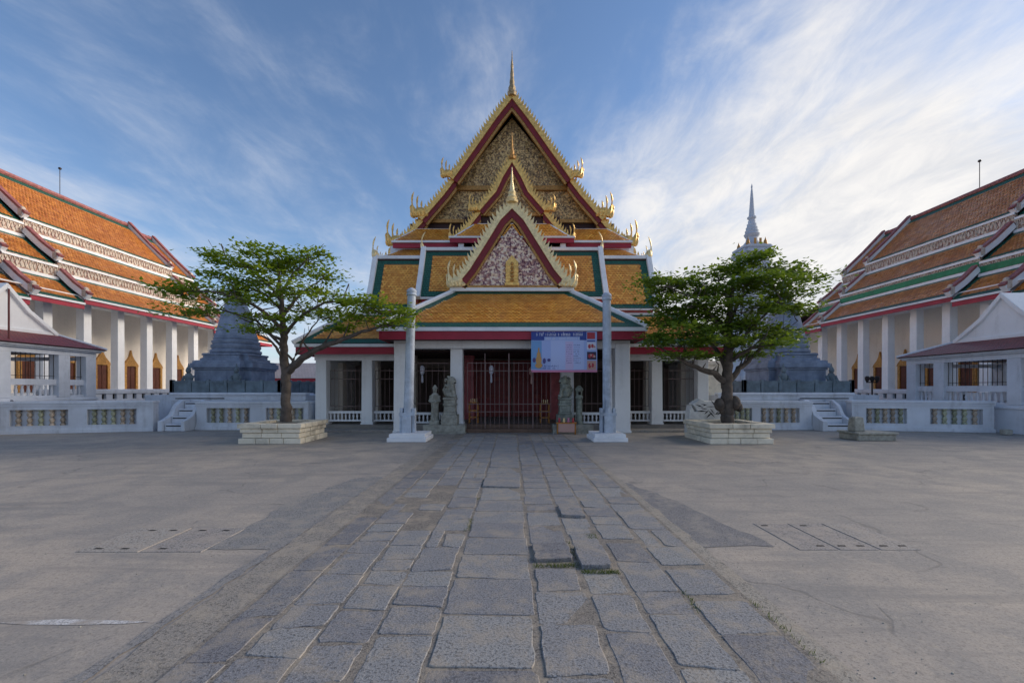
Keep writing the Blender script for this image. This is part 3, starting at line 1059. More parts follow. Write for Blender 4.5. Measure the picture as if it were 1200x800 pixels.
def build_great_hall():
    H = thing('great_hall', 'tall temple hall with gilded gables and orange tiled roofs at the end of the path', 'temple', (0, 16.2, 0))

    def bx(name, mat, x0, x1, y0, y1, z0, z1, bevel=0.0):
        return MB().box(x0, x1, y0, y1, z0, z1).build(name, mat, H, bevel=bevel)

    # floor and steps
    bx('porch_floor', 'floor_stone', -4.6, 4.6, 16.62, 22, 0.0, 0.30)
    bx('wing_floor', 'floor_stone', -8.4, -4.6, 17.3, 22, 0.0, 0.22)
    bx('wing_floor', 'floor_stone', 4.6, 8.4, 17.3, 22, 0.0, 0.22)
    bx('low_step', 'cover_concrete', -8.6, -4.62, 16.5, 17.3, 0.0, 0.09, 0.01)
    bx('low_step', 'cover_concrete', 4.62, 8.6, 16.5, 17.3, 0.0, 0.09, 0.01)
    bx('entrance_step', 'brown_stone', -1.76, 1.54, 16.36, 16.62, 0.0, 0.15, 0.01)
    bx('entrance_step', 'brown_stone', -1.76, 1.54, 16.60, 16.9, 0.15, 0.31, 0.01)
    for sx, (a, b) in ((-1, (-3.35, -1.77)), (1, (1.55, 3.05))):
        bx('statue_plinth', 'grey_stone', a, b, 16.02, 16.62, 0.05, 0.33, 0.015)
        bx('plinth_foot', 'grey_stone', a - 0.02, b + 0.02, 15.98, 16.62, 0.0, 0.05)

    # columns, slightly battered (narrower at the top)
    def column(x, y, w, z0, z1, mat='plaster', base=True):
        m = MB()
        b, t = w / 2, w / 2 * 0.93
        V = [(x - b, y - b, z0), (x + b, y - b, z0), (x + b, y + b, z0), (x - b, y + b, z0), (x - t, y - t, z1), (x + t, y - t, z1), (x + t, y + t, z1), (x - t, y + t, z1)]
        m.add(V, [(3, 2, 1, 0), (0, 1, 5, 4), (1, 2, 6, 5), (2, 3, 7, 6), (3, 0, 4, 7), (4, 5, 6, 7)])
        if base:
            m.box(x - b - 0.03, x + b + 0.03, y - b - 0.03, y + b + 0.03, z0, z0 + 0.10)
        return m.build('column', mat, H, bevel=0.02)
    for sg in (-1, 1):
        column(sg * 4.22, 16.55, 0.60, 0.0, 3.42)
        column(sg * 2.16, 16.82, 0.50, 0.30, 3.36)
        column(sg * 7.9, 17.85, 0.47, 0.20, 2.92)
        column(sg * 6.0, 17.85, 0.46, 0.20, 2.92)
        for x in (1.95, 4.6, 6.3, 7.9):
            column(sg * x, 19.6, 0.46, 0.22, 3.3, 'rose' if x < 3 else 'plaster_cream', False)

    # beams over the columns
    bx('beam', 'plaster', -4.52, 4.52, 16.33, 16.86, 3.24, 3.52)
    for sg in (-1, 1):
        bx('beam', 'plaster', sg * 4.53, sg * 8.16, 17.62, 18.08, 2.86, 3.14)
        bx('beam', 'plaster', sg * 7.68, sg * 8.15, 18.09, 21.5, 2.86, 3.14)
        bx('beam', 'plaster', sg * 3.93, sg * 4.5, 16.87, 18.6, 3.24, 3.52)
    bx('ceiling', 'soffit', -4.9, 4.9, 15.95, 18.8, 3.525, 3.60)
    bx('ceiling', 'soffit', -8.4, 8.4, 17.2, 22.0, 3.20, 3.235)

    # back wall of the porch with the tall red doors
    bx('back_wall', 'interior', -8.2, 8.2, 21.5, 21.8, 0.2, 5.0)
    for x in (-1.0, 1.0):
        d = bx('door', 'door_red', x - 0.97, x + 0.97, 21.40, 21.47, 0.3, 3.1)
        for zz in (0.5, 1.4, 2.3):
            MB().box(x - 0.75, x + 0.75, 21.37, 21.40, zz, zz + 0.7).build('door_panel', 'dark_red', None, bevel=0.01).parent = d
    material('shutter_dark', (0.055, 0.035, 0.028), 0.6)
    for x in (-6.2, -4.1, 4.1, 6.2):
        bx('inner_door', 'shutter_dark', x - 0.6, x + 0.6, 21.42, 21.48, 0.3, 2.7)
    # walls of the wings and of the nave
    for sg in (-1, 1):
        bx('wall', 'plaster', sg * 7.9, sg * 8.1, 18.1, 40, 0.2, 3.5)
        bx('wall', 'plaster', sg * 6.0, sg * 6.25, 18.9, 40, 3.24, 5.4)
        bx('wall', 'plaster', sg * 5.6, sg * 5.9, 20.7, 41, 5.0, 8.6)
    bx('wall', 'plaster', -6.0, 6.0, 18.75, 18.95, 3.24, 5.4)
    bx('wall', 'plaster', -5.6, 5.6, 20.45, 20.7, 5.0, 8.5)
    bx('wall', 'plaster', -8.1, 8.1, 40.0, 40.3, 0.0, 8.4)

    # --- balustrades between columns
    def balustrade(x0, x1, y, z0, z1, step=0.155):
        b = MB().box(x0, x1, y - 0.05, y + 0.05, z1 - 0.10, z1)
        b.box(x0, x1, y - 0.05, y + 0.05, z0, z0 + 0.07)
        o = b.build('balustrade', 'white_trim', H)
        n = int((x1 - x0) / step)
        m = MB().lathe([(0.034, 0), (0.022, 0.04), (0.042, 0.14), (0.022, 0.26), (0.034, z1 - z0 - 0.17)], (0, 0, 0), 7)
        base = None
        for i in range(n):
            x = x0 + (i + 0.5) * (x1 - x0) / n
            if base is None:
                base = m.build('baluster', 'white_trim', None, smooth=True)
                base.parent = o
                base.location = (x, y, z0 + 0.07)
            else:
                place_copy(base, (x, y, z0 + 0.07), o)
    for sg in (-1, 1):
        for a, b in ((4.56, 5.76), (6.24, 7.66)):
            x0, x1 = sorted((sg * a, sg * b))
            balustrade(x0, x1, 17.85, 0.33, 0.76)
        x0, x1 = sorted((sg * 2.45, sg * 3.9))
        balustrade(x0, x1, 16.85, 0.33, 0.76)

    # --- iron grilles that close every bay
    bar_me = {}

    def grille(x0, x1, y, z0, z1, rails, step=0.16, name='grille', mat='iron', r=0.009):
        f = MB()
        for z in rails:
            f.box(x0, x1, y - 0.012, y + 0.012, z - 0.012, z + 0.012)
        for x in (x0, x1):
            f.box(x - r, x + r, y - 0.011, y + 0.011, min(rails) - 0.012, max(rails) + 0.012)
        o = f.build(name, mat, H)
        n = max(2, int((x1 - x0) / step))
        base = None
        for i in range(1, n):
            x = x0 + i * (x1 - x0) / n
            if base is None:
                base = MB().box(-r, r, -r, r, 0, z1 - z0).build('bar', mat, None)
                base.parent = o
                base.location = (x, y, z0)
            else:
                place_copy(base, (x, y, z0), o)
        return o
    for sg in (-1, 1):
        for a, b in ((4.58, 5.74), (6.26, 7.64)):
            x0, x1 = sorted((sg * a, sg * b))
            grille(x0, x1, 17.98, 0.76, 2.55, (0.95, 2.1, 2.45), 0.17, mat='steel', r=0.006)
        x0, x1 = sorted((sg * 2.45, sg * 3.9))
        grille(x0, x1, 16.98, 0.76, 2.75, (1.1, 2.4, 2.7), 0.24, mat='steel', r=0.006)
    grille(-1.72, -0.14, 16.50, 0.03, 2.72, (0.8, 1.1, 2.38, 2.68), 0.17, 'gate_leaf', 'steel', 0.008)
    grille(-0.10, 1.50, 16.50, 0.03, 2.72, (0.8, 1.1, 2.38, 2.68), 0.17, 'gate_leaf', 'steel', 0.008)
    MB().box(-0.145, -0.095, 16.47, 16.53, 0.02, 3.05).build('gate_post', 'steel', H)
    MB().box(-1.06, -1.03, 16.48, 16.52, 0.02, 3.05).build('gate_post', 'steel', H)
    MB().box(0.80, 0.83, 16.48, 16.52, 0.02, 3.05).build('gate_post', 'steel', H)

    # --- porch lean-to (hipped)
    E, T = (4.93, 15.7, 3.97), (2.47, 18.16, 5.80)
    roof(H, [(-E[0], E[1], E[2]), (E[0], E[1], E[2]), (T[0], T[1], T[2]), (-T[0], T[1], T[2])], [0.32, 0.34, 0.22, 0.34])
    for sg in (-1, 1):
        roof(H, [(sg * E[0], E[1], E[2]), (sg * E[0], 18.7, E[2]), (sg * T[0], 18.7, T[2]), (sg * T[0], T[1], T[2])], [0.22, 0.01, 0.2, 0.2])
        # white hip ridge
        m = MB()
        a, b = Vector((sg * (E[0] + 0.05), E[1] - 0.05, E[2] + 0.02)), Vector((sg * T[0], T[1], T[2] + 0.05))
        m.tube([a, a.lerp(b, 0.5), b], 0.10, 8)
        m.build('hip_ridge', 'white_trim', H, smooth=True)
        bx('fascia', 'crimson', sg * (E[0] - 0.09), sg * (E[0] - 0.04), 15.66, 18.7, 3.50, 3.80)
        bx('eave_trim', 'white_trim', sg * (E[0] - 0.05), sg * (E[0] + 0.04), 15.64, 18.7, 3.81, 3.94)
    bx('fascia', 'crimson', -E[0] + 0.04, E[0] - 0.04, 15.70, 15.76, 3.50, 3.80)
    bx('eave_trim', 'white_trim', -E[0] + 0.05, E[0] - 0.05, 15.64, 15.74, 3.81, 3.95)
    bx('ridge_beam', 'white_trim', -2.62, 2.62, 17.98, 18.22, 5.80, 5.99, 0.02)

    # --- wing skirts (hipped)
    EW, TW = (8.65, 16.95, 3.50), (7.05, 18.55, 4.90)
    for sg in (-1, 1):
        roof(H, [(sg * 4.4, EW[1], EW[2]), (sg * EW[0], EW[1], EW[2]), (sg * TW[0], TW[1], TW[2]), (sg * 4.4, TW[1], TW[2])], [0.30, 0.28, 0.2, 0.0])
        roof(H, [(sg * EW[0], EW[1], EW[2]), (sg * EW[0], 40.4, EW[2]), (sg * TW[0], 40.4, TW[2]), (sg * TW[0], TW[1], TW[2])], [0.22, 0.0, 0.2, 0.2])
        m = MB()
        a, b = Vector((sg * (EW[0] + 0.04), EW[1] - 0.04, EW[2] + 0.02)), Vector((sg * TW[0], TW[1], TW[2] + 0.04))
        m.tube([a, a.lerp(b, 0.5), b], 0.09, 8)
        m.build('hip_ridge', 'white_trim', H, smooth=True)
        bx('fascia', 'crimson', sg * 4.4, sg * (EW[0] - 0.05), 16.95, 17.01, 3.06, 3.34)
        bx('eave_trim', 'white_trim', sg * 4.4, sg * (EW[0] - 0.02), 16.90, 16.99, 3.35, 3.47)
        bx('fascia', 'crimson', sg * (EW[0] - 0.09), sg * (EW[0] - 0.04), 17.02, 40.4, 3.06, 3.34)
        bx('eave_trim', 'white_trim', sg * (EW[0] - 0.05), sg * (EW[0] + 0.03), 17.0, 40.4, 3.35, 3.47)
        bx('ridge_beam', 'white_trim', sg * 3.9, sg * 7.1, 18.5, 18.62, 4.89, 4.97)

    # --- transverse roof: a raised middle and two lower ends, each with its own gable boards
    def transverse(x0, x1, yb, zb, yr, zr, ins):
        roof(H, [(x0, yb, zb), (x1, yb, zb), (x1, yr, zr), (x0, yr, zr)], ins)
        yk = 2 * yr - yb
        roof(H, [(x0, yk, zb), (x1, yk, zb), (x1, yr, zr), (x0, yr, zr)], [0.2, 0, 0.2, 0])

    def gable_board(x, sg, yb, zb, yr, zr):
        s = Vector((yr - yb, zr - zb)).normalized()
        n = Vector((-s.y, s.x))
        a, b = Vector((yb, zb)) - s * 0.12, Vector((yr, zr)) + s * 0.10
        cpt = a.lerp(b, 0.45) - n * 0.06                      # the board sags a little, as Thai gables do
        line = [a, cpt, b]
        up = [p + n * 0.16 for p in line]
        dn = [p - n * 0.06 for p in line]
        back = [(2 * yr - p.x, p.y) for p in up]
        MB().yz([tuple(p) for p in up + dn[::-1]], x - 0.11, x + 0.11).build('gable_board', 'white_trim', H, bevel=0.01)
        lo = [p - n * 0.34 for p in line]
        lo2 = [p - n * 0.07 for p in line]
        MB().yz([tuple(p) for p in lo2 + lo[::-1]], min(x + sg * 0.02, x + sg * 0.13), max(x + sg * 0.02, x + sg * 0.13)).build('gable_lining', 'rose', H)
        upb = [(2 * yr - p.x, p.y) for p in up]
        dnb = [(2 * yr - p.x, p.y) for p in dn]
        MB().yz(upb + dnb[::-1], x - 0.11, x + 0.11).build('gable_board', 'white_trim', H)
    C = (18.3, 5.65, 19.54, 8.02)
    O = (18.45, 5.17, 19.6, 7.66)
    transverse(-3.98, 3.98, *C, [0.26, 0.38, 0.34, 0.38])
    for sg in (-1, 1):
        x0, x1 = sorted((sg * 3.98, sg * 6.2))
        ins = [0.2, 0.38, 0.34, 0.0] if sg > 0 else [0.2, 0.0, 0.34, 0.38]
        transverse(x0, x1, *O, ins)
        gable_board(sg * 4.03, sg, *C)
        gable_board(sg * 6.25, sg, *O)
        # hollow under the gable end filled with a wall
        MB().yz([(O[0] + 0.1, O[1]), (O[2], O[3] - 0.15), (2 * O[2] - O[0] - 0.1, O[1])], sg * 6.0, sg * 6.12).build('gable_wall', 'plaster', H)
        MB().yz([(C[0] + 0.1, C[1]), (C[2], C[3] - 0.15), (2 * C[2] - C[0] - 0.1, C[1])], sg * 3.85, sg * 3.95).build('gable_wall', 'plaster', H)
        # ridge-end finials
        m = MB()
        flame(m, sg * 4.05, 19.52, 8.02, 0.85, 0.16, 0.085, sg, 0.22)
        m.build('finial', 'gold_pale', H, smooth=True)
        m = MB()
        flame(m, sg * 6.27, 19.58, 7.62, 1.05, 0.15, 0.10, sg, 0.12)
        m.ball((sg * 6.29, 19.55, 7.82), (0.12, 0.12, 0.24))
        flame(m, sg * 6.14, 19.58, 7.75, 0.5, 0.15, 0.07, sg, 0.1)
        m.build('finial', 'gold_pale', H, smooth=True)
        bx('fascia', 'rose', sg * 4.2, sg * 6.1, 18.52, 18.6, 4.98, 5.10)
        bx('eave_trim', 'white_trim', sg * 4.16, sg * 6.2, 18.42, 18.55, 5.08, 5.15)
    bx('ridge_cap', 'white_trim', -4.0, 4.0, 19.44, 19.66, 7.98, 8.14, 0.03)
    bx('ridge_cap', 'white_trim', -6.2, -4.2, 19.5, 19.7, 7.62, 7.78, 0.03)
    bx('ridge_cap', 'white_trim', 4.2, 6.2, 19.5, 19.7, 7.62, 7.78, 0.03)
    bx('fascia', 'crimson', -3.9, 3.9, 18.4, 18.48, 5.33, 5.52)
    bx('eave_trim', 'white_trim', -3.95, 3.95, 18.28, 18.42, 5.53, 5.62)
    bx('wall', 'plaster', -3.85, 3.85, 18.5, 18.7, 4.6, 5.34)

    # --- the three gables
    def gable(y, line, gold_w, red_w, thin_w, tooth, step, matg, y_deep=0.5):
        k1 = offset_line(line, gold_w)
        k2 = offset_line(k1, red_w)
        k3 = offset_line(k2, thin_w)
        for sg in (1, -1):
            f = (lambda p: p) if sg > 0 else mirror2
            MB().xz(f(strip_poly(line, k1)), y, y + 0.16).build('bargeboard', matg, H)
            MB().xz(f(strip_poly(k1, k2)), y + 0.07, y + 0.22).build('barge_lining', 'dark_red', H)
            MB().xz(f(strip_poly(k2, k3)), y + 0.12, y + 0.26).build('barge_moulding', 'gold_dull', H)
        crest(H, line, y + 0.02, y + 0.12, tooth, step, matg)
        return k3

    px = lambda lst, d: [(wx(600 + a, d), wz(b, d)) for a, b in lst]
    # main gable
    d = 20.6
    main = px([(0, 107), (22, 135), (48, 172), (73, 207)], d)
    mid = px([(66, 199), (84, 223), (110, 253)], d)
    low = px([(101, 244), (120, 265), (147, 289)], d)
    tail = px([(139, 284), (154, 298)], d)
    gable(d, main, 0.20, 0.22, 0.12, 0.24, 0.19, 'gold')
    gable(d + 0.16, mid, 0.20, 0.20, 0.12, 0.24, 0.19, 'gold')
    gable(d + 0.32, low, 0.20, 0.19, 0.12, 0.24, 0.19, 'gold')
    gable(d + 0.6, tail, 0.18, 0.16, 0.06, 0.22, 0.24, 'gold')
    dd = d + 0.75
    pediment(H, wz(138, dd), wz(219, dd), wx(600 + 66, dd), dd, 'carved_gold', 0.045, 5.0, 64)
    bx('pediment_beam', 'gold_dull', -wx(600 + 72, dd), wx(600 + 72, dd), dd - 0.14, dd + 0.05, wz(224, dd), wz(219, dd))
    pediment(H, wz(224, dd), wz(258, dd), wx(600 + 100, dd), dd, 'carved_gold', 0.045, 5.0, 64, z_top=0, hw_top=wx(600 + 70, dd))
    bx('pediment_beam', 'gold_dull', -wx(600 + 112, dd), wx(600 + 112, dd), dd - 0.14, dd + 0.05, wz(262, dd), wz(258, dd))
    bx('dark_panel', 'soffit', -wx(600 + 120, dd), wx(600 + 120, dd), dd + 0.01, dd + 0.1, wz(283, dd), wz(262, dd))
    for sg in (1, -1):
        for (ox, oy, hh, dy) in ((75, 203, 0.85, 0), (109, 247, 1.08, 0.16), (139, 279, 1.12, 0.32), (156, 299, 0.4, 0.6)):
            roof_end(H, sg * wx(600 + ox, d), d + dy + 0.05, wz(oy, d), hh, sg)
    # apex finial of the main gable: a tall slender spike
    m = MB()
    z0 = wz(112, d)
    m.lathe([(0.20, 0), (0.24, 0.12), (0.15, 0.25), (0.19, 0.36), (0.11, 0.55), (0.13, 0.64), (0.085, 0.95), (0.10, 1.02), (0.06, 1.35), (0.075, 1.42), (0.03, 1.8), (0.012, 2.2)], (0, d + 0.05, z0), 8)
    m.build('spire_finial', 'old_brass', H, smooth=True)

    # roof planes behind the main gable
    for sg in (1, -1):
        for ln, y0, k in ((main, d + 0.2, 0), (mid, d + 0.45, -0.02), (low, d + 0.65, -0.04), (tail, d + 0.8, -0.06)):
            (xa, za), (xb, zb) = ln[0], ln[-1]
            roof(H, [(sg * xb, y0, zb - 0.12 + k), (sg * xb, 40.6, zb - 0.12 + k), (sg * xa, 40.6, za - 0.14 + k), (sg * xa, y0, za - 0.14 + k)], [0.25, 0.0, 0.25, 0.25])
    MB().xz(strip_poly(main + [mid[-1], low[-1]], [(0, low[-1][1])]), 40.3, 40.5).build('rear_gable', 'plaster', H)
    MB().xz(mirror2(strip_poly(main + [mid[-1], low[-1]], [(0, low[-1][1])])), 40.3, 40.5).build('rear_gable', 'plaster', H)
    bx('ridge_cap', 'white_trim', -0.12, 0.12, d + 0.3, 40.5, main[0][1] - 0.2, main[0][1] - 0.02)

    # skirt under the main pediment, broken by the middle gable
    zt, zb = wz(268, 20.9), wz(282, 20.1)
    for sg in (1, -1):
        roof(H, [(sg * wx(672, 20.1), 20.1, zb), (sg * wx(740, 20.1), 20.1, zb), (sg * wx(712, 20.9), 20.9, zt), (sg * wx(672, 20.9), 20.9, zt)], [0.0, 0.06, 0.05, 0.0], edge='white_trim')
        bx('fascia', 'crimson', sg * wx(664, 20.1), sg * wx(740, 20.1), 20.14, 20.22, wz(290, 20.1), wz(284.5, 20.1))
        bx('eave_trim', 'white_trim', sg * wx(664, 20.1), sg * wx(741, 20.1), 20.05, 20.2, wz(284.3, 20.1), wz(282, 20.1))
        # side strip above the outer ridge
        roof(H, [(sg * 4.25, 20.0, wz(299.5, 20.0)), (sg * 6.0, 20.0, wz(299.5, 20.0)), (sg * 5.3, 20.5, wz(292, 20.5)), (sg * 4.25, 20.5, wz(292, 20.5))], [0.0, 0.07, 0.07, 0.0], edge='white_trim')

    # middle gable
    d = 19.95
    up = px([(0, 182), (14, 205), (22, 222), (41, 244)], d)
    lo = px([(37, 241), (52, 260), (69, 278)], d)
    gable(d, up, 0.16, 0.20, 0.09, 0.24, 0.17, 'gold')
    gable(d + 0.15, lo, 0.16, 0.18, 0.09, 0.24, 0.17, 'gold')
    dd = d + 0.35
    pediment(H, wz(205, dd), wz(250, dd), wx(600 + 42, dd), dd, 'carved_gold', 0.04, 5.0, 48)
    bx('pediment_beam', 'gold_dull', -wx(600 + 46, dd), wx(600 + 46, dd), dd - 0.12, dd + 0.05, wz(254, dd), wz(250, dd))
    bx('dark_panel', 'soffit', -wx(600 + 56, dd), wx(600 + 56, dd), dd + 0.01, dd + 0.08, wz(278, dd), wz(254, dd))
    zt, zb = wz(262, 20.2), wz(277, 19.7)
    roof(H, [(-wx(669, 19.7), 19.7, zb), (wx(669, 19.7), 19.7, zb), (wx(644, 20.2), 20.2, zt), (-wx(644, 20.2), 20.2, zt)], [0.0, 0.07, 0.06, 0.07], edge='white_trim')
    bx('fascia', 'crimson', -wx(673, 19.7), wx(673, 19.7), 19.72, 19.8, wz(284, 19.7), wz(279, 19.7))
    bx('eave_trim', 'white_trim', -wx(674, 19.7), wx(674, 19.7), 19.66, 19.79, wz(278.8, 19.7), wz(276.8, 19.7))
    for sg in (1, -1):
        for (ox, oy, hh, dy) in ((44, 243, 0.68, 0), (67, 277, 0.74, 0.15)):
            roof_end(H, sg * wx(600 + ox, d), d + dy + 0.05, wz(oy, d), hh, sg, 'gold')
        bx('pillar', 'white_trim', sg * 2.25, sg * 2.5, 19.85, 20.1, 8.05, wz(284, 19.7))
        xa, xb = up[0][0], lo[-1][0]
        roof(H, [(sg * xb, d + 0.3, lo[-1][1] - 0.1), (sg * xb, 21.0, lo[-1][1] - 0.1), (sg * xa, 21.0, up[0][1] - 0.12), (sg * xa, d + 0.3, up[0][1] - 0.12)], [0.1, 0, 0.1, 0])
    m = MB()
    m.lathe([(0.16, 0), (0.19, 0.10), (0.10, 0.2), (0.12, 0.28), (0.05, 0.55), (0.06, 0.6), (0.015, 1.25)], (0, d + 0.05, wz(186, d)), 8)
    m.build('spire_finial', 'gold_dull', H, smooth=True)

    # small front gable over the porch
    d = 17.85
    ln = px([(0, 236), (18, 254), (34, 280), (54, 312), (67, 328)], d)
    k3 = gable(d, ln, 0.20, 0.25, 0.09, 0.28, 0.20, 'gold_pale')
    dd = d + 0.22
    pediment(H, wz(264, dd), wz(335.5, dd), wx(600 + 55, dd), dd, 'carved_pink', 0.05, 6.0, 60)
    bx('pediment_beam', 'gold_dull', -wx(600 + 58, dd), wx(600 + 58, dd), dd - 0.1, dd + 0.05, wz(337.4, dd), wz(335, dd))
    # gilt shrine relief in the middle
    m = MB()
    w = wx(600 + 8.5, dd)
    z0, z1 = wz(335, dd), wz(308, dd)
    m.box(-w, w, dd - 0.15, dd - 0.03, z0, z0 + 0.10)
    m.box(-w * 0.85, w * 0.85, dd - 0.12, dd - 0.03, z0 + 0.10, z1)
    m.xz([(-w * 0.85, z1), (-w * 0.45, z1 + 0.14), (0, z1 + 0.30), (w * 0.45, z1 + 0.14), (w * 0.85, z1)], dd - 0.12, dd - 0.03)
    for i in range(6):
        m.box(-w * 0.9, w * 0.9, dd - 0.145, dd - 0.11, z0 + 0.15 + i * 0.13, z0 + 0.20 + i * 0.13)
    m.build('gilt_shrine', 'gold', H)
    m = MB()
    for i in range(5):
        m.ball((0, dd - 0.15, z0 + 0.22 + i * 0.17), (0.09 - 0.006 * i, 0.05, 0.08))
    m.build('shrine_figure', 'gold_dull', H, smooth=True)
    for sg in (1, -1):
        roof_end(H, sg * wx(600 + 65, d), d + 0.06, wz(330, d), 0.98, sg, 'gold_pale')
        roof(H, [(sg * ln[-1][0], d + 0.2, ln[-1][1] - 0.1), (sg * ln[-1][0], 19.3, ln[-1][1] - 0.1), (0, 19.3, ln[0][1] - 0.12), (0, d + 0.2, ln[0][1] - 0.12)], [0.12, 0, 0.12, 0.1])
    m = MB()
    m.lathe([(0.24, 0), (0.27, 0.07), (0.18, 0.14), (0.22, 0.22), (0.14, 0.34), (0.17, 0.42), (0.09, 0.56), (0.10, 0.62), (0.05, 0.9), (0.06, 0.95), (0.012, 1.5)], (0, d + 0.06, wz(237, d)), 8)
    m.build('spire_finial', 'gold_pale', H, smooth=True)
    return H


build_great_hall()


# ------------------------------------------------------------------ the two long side halls
def build_side_hall(sg, a0, a1, col_y, label, green):
    """sg -1 left / +1 right; a0..a1 = extent of the raised middle section along the court"""
    H = thing('side_hall', label, 'temple', (sg * 30, (a0 + a1) / 2, 0), 'long tiled halls flanking the court')

    def bx(name, mat, x0, x1, y0, y1, z0, z1, bevel=0.0, par=None):
        return MB().box(sg * x0, sg * x1, y0, y1, z0, z1).build(name, mat, par or H, bevel=bevel)
    n0, n1 = a0 - 2.8, a1 + 2.4
    e0, e1 = a0 - 8.5, a1 + 8.6
    bx('platform', 'plaster', 24.6, 39.4, e0, e1, 0, 1.45)
    wallm = 'plaster_cream'
    bx('wall', wallm, 28.2, 35.8, n0 - 1.0, e1 - 2.0, 1.45, 7.4)
    bx('upper_wall', wallm, 29.6, 34.4, n0 + 0.5, n1 - 0.5, 7.4, 11.4)
    # columns
    m = MB()
    b, t = 0.25, 0.235
    z0, z1 = 1.45, 7.05
    m.add([(-b, -b, z0), (b, -b, z0), (b, b, z0), (-b, b, z0), (-t, -t, z1), (t, -t, z1), (t, t, z1), (-t, t, z1)],
          [(3, 2, 1, 0), (0, 1, 5, 4), (1, 2, 6, 5), (2, 3, 7, 6), (3, 0, 4, 7), (4, 5, 6, 7)])
    m.box(-b - 0.05, b + 0.05, -b - 0.05, b + 0.05, z0, z0 + 0.16)
    col = m.build('column', 'plaster', None, bevel=0.02)
    col.parent = H
    col.matrix_parent_inverse = Matrix.Translation(-ORIGIN[H.name])
    col.location = (sg * 26.0, col_y[0], 0)
    for y in col_y[1:]:
        place_copy(col, (sg * 26.0, y, 0), H)
    for y in col_y[::2]:
        place_copy(col, (sg * 38.0, y, 0), H)
    bx('beam', 'plaster', 25.8, 26.2, e0, e1, 6.75, 7.05)
    bx('ceiling', 'plaster', 25.2, 28.2, e0, e1, 7.06, 7.12)
    # tall windows with gilded pointed frames
    for ya, yb in zip(col_y[:-1], col_y[1:]):
        yc = (ya + yb) / 2
        if yb - ya > 3 or yc < n0 or yc > n1:
            continue
        hw = 0.43
        f = MB()
        P = lambda poly: [(yc + p[0], p[1]) for p in poly]
        x0, x1 = sorted((sg * 28.05, sg * 28.19))
        f.yz(P([(-hw - 0.12, 1.46), (-hw + 0.06, 1.46), (-hw + 0.06, 3.30), (-hw - 0.12, 3.36)]), x0, x1)
        f.yz(P([(hw - 0.06, 1.46), (hw + 0.12, 1.46), (hw + 0.12, 3.36), (hw - 0.06, 3.30)]), x0, x1)
        f.yz(P([(-hw - 0.20, 3.32), (hw + 0.20, 3.32), (hw + 0.12, 3.50), (0.24, 3.85), (0.10, 4.10), (0, 4.50), (-0.10, 4.10), (-0.24, 3.85), (-hw - 0.12, 3.50)]), x0, x1)
        wd = f.build('window_frame', 'gold_dull', H)
        k = MB()
        xs = sorted((sg * 28.12, sg * 28.17))
        for s_ in (-1, 1):
            k.box(xs[0], xs[1], yc + s_ * 0.015, yc + s_ * (hw - 0.06), 1.5, 3.31)
        k.build('shutter', 'shutter_brown', None).parent = wd

    # roof profile, outside edge first
    T3 = ((24.8, 7.0), (26.3, 8.3))
    B2 = (26.42, 8.3, 9.2)
    T2 = ((26.5, 9.2), (28.3, 10.76))
    B1 = (28.42, 10.76, 11.7)
    T1 = ((28.5, 11.7), (32.0, 15.2))

    def slope(T, y0, y1, dz, ins):
        (xa, za), (xb, zb) = T
        for far in (False, True):
            f = (lambda x: sg * (64 - x)) if far else (lambda x: sg * x)
            roof(H, [(f(xa), y0, za + dz), (f(xa), y1, za + dz), (f(xb), y1, zb + dz), (f(xb), y0, zb + dz)], ins, 0.14, 'tile_rust', pieces=not far)

    def band(B, y0, y1, dz, gfill, fine=True):
        x, za, zb = B
        za += dz
        zb += dz
        for far in (False, True):
            f = (lambda q: 64 - q) if far else (lambda q: q)
            bx('frieze_wall', 'carved_band', f(x), f(x + 0.15), y0, y1, za, zb)
            bx('frieze_coping', 'white_trim', f(x - 0.07), f(x + 0.14), y0, y1, zb - 0.17, zb - 0.05)
            bx('frieze_foot', 'white_trim', f(x - 0.13), f(x + 0.10), y0, y1, za - 0.03, za + 0.16)
            if far:
                continue
            o = MB()
            n = int((y1 - y0) / 0.21)
            for i in range(n):
                c = y0 + (i + 0.5) * (y1 - y0) / n
                z = (za + zb) / 2 + 0.02
                q0, q1 = sorted((sg * (x - 0.035), sg * x))
                o.yz([(c - 0.07, z), (c, z - 0.20), (c + 0.07, z), (c, z + 0.20)], q0, q1)
                o.yz([(c + 0.07, z + 0.25), (c + 0.105, z + 0.08), (c + 0.14, z + 0.25)], q0, q1)
            o.build('frieze_ornament', 'frieze_cream', H, kind='stuff')
            if gfill:
                bx('frieze_panel', 'green_panel', x - 0.06, x - 0.001, y0, y1, za + 0.21, za + 0.56)

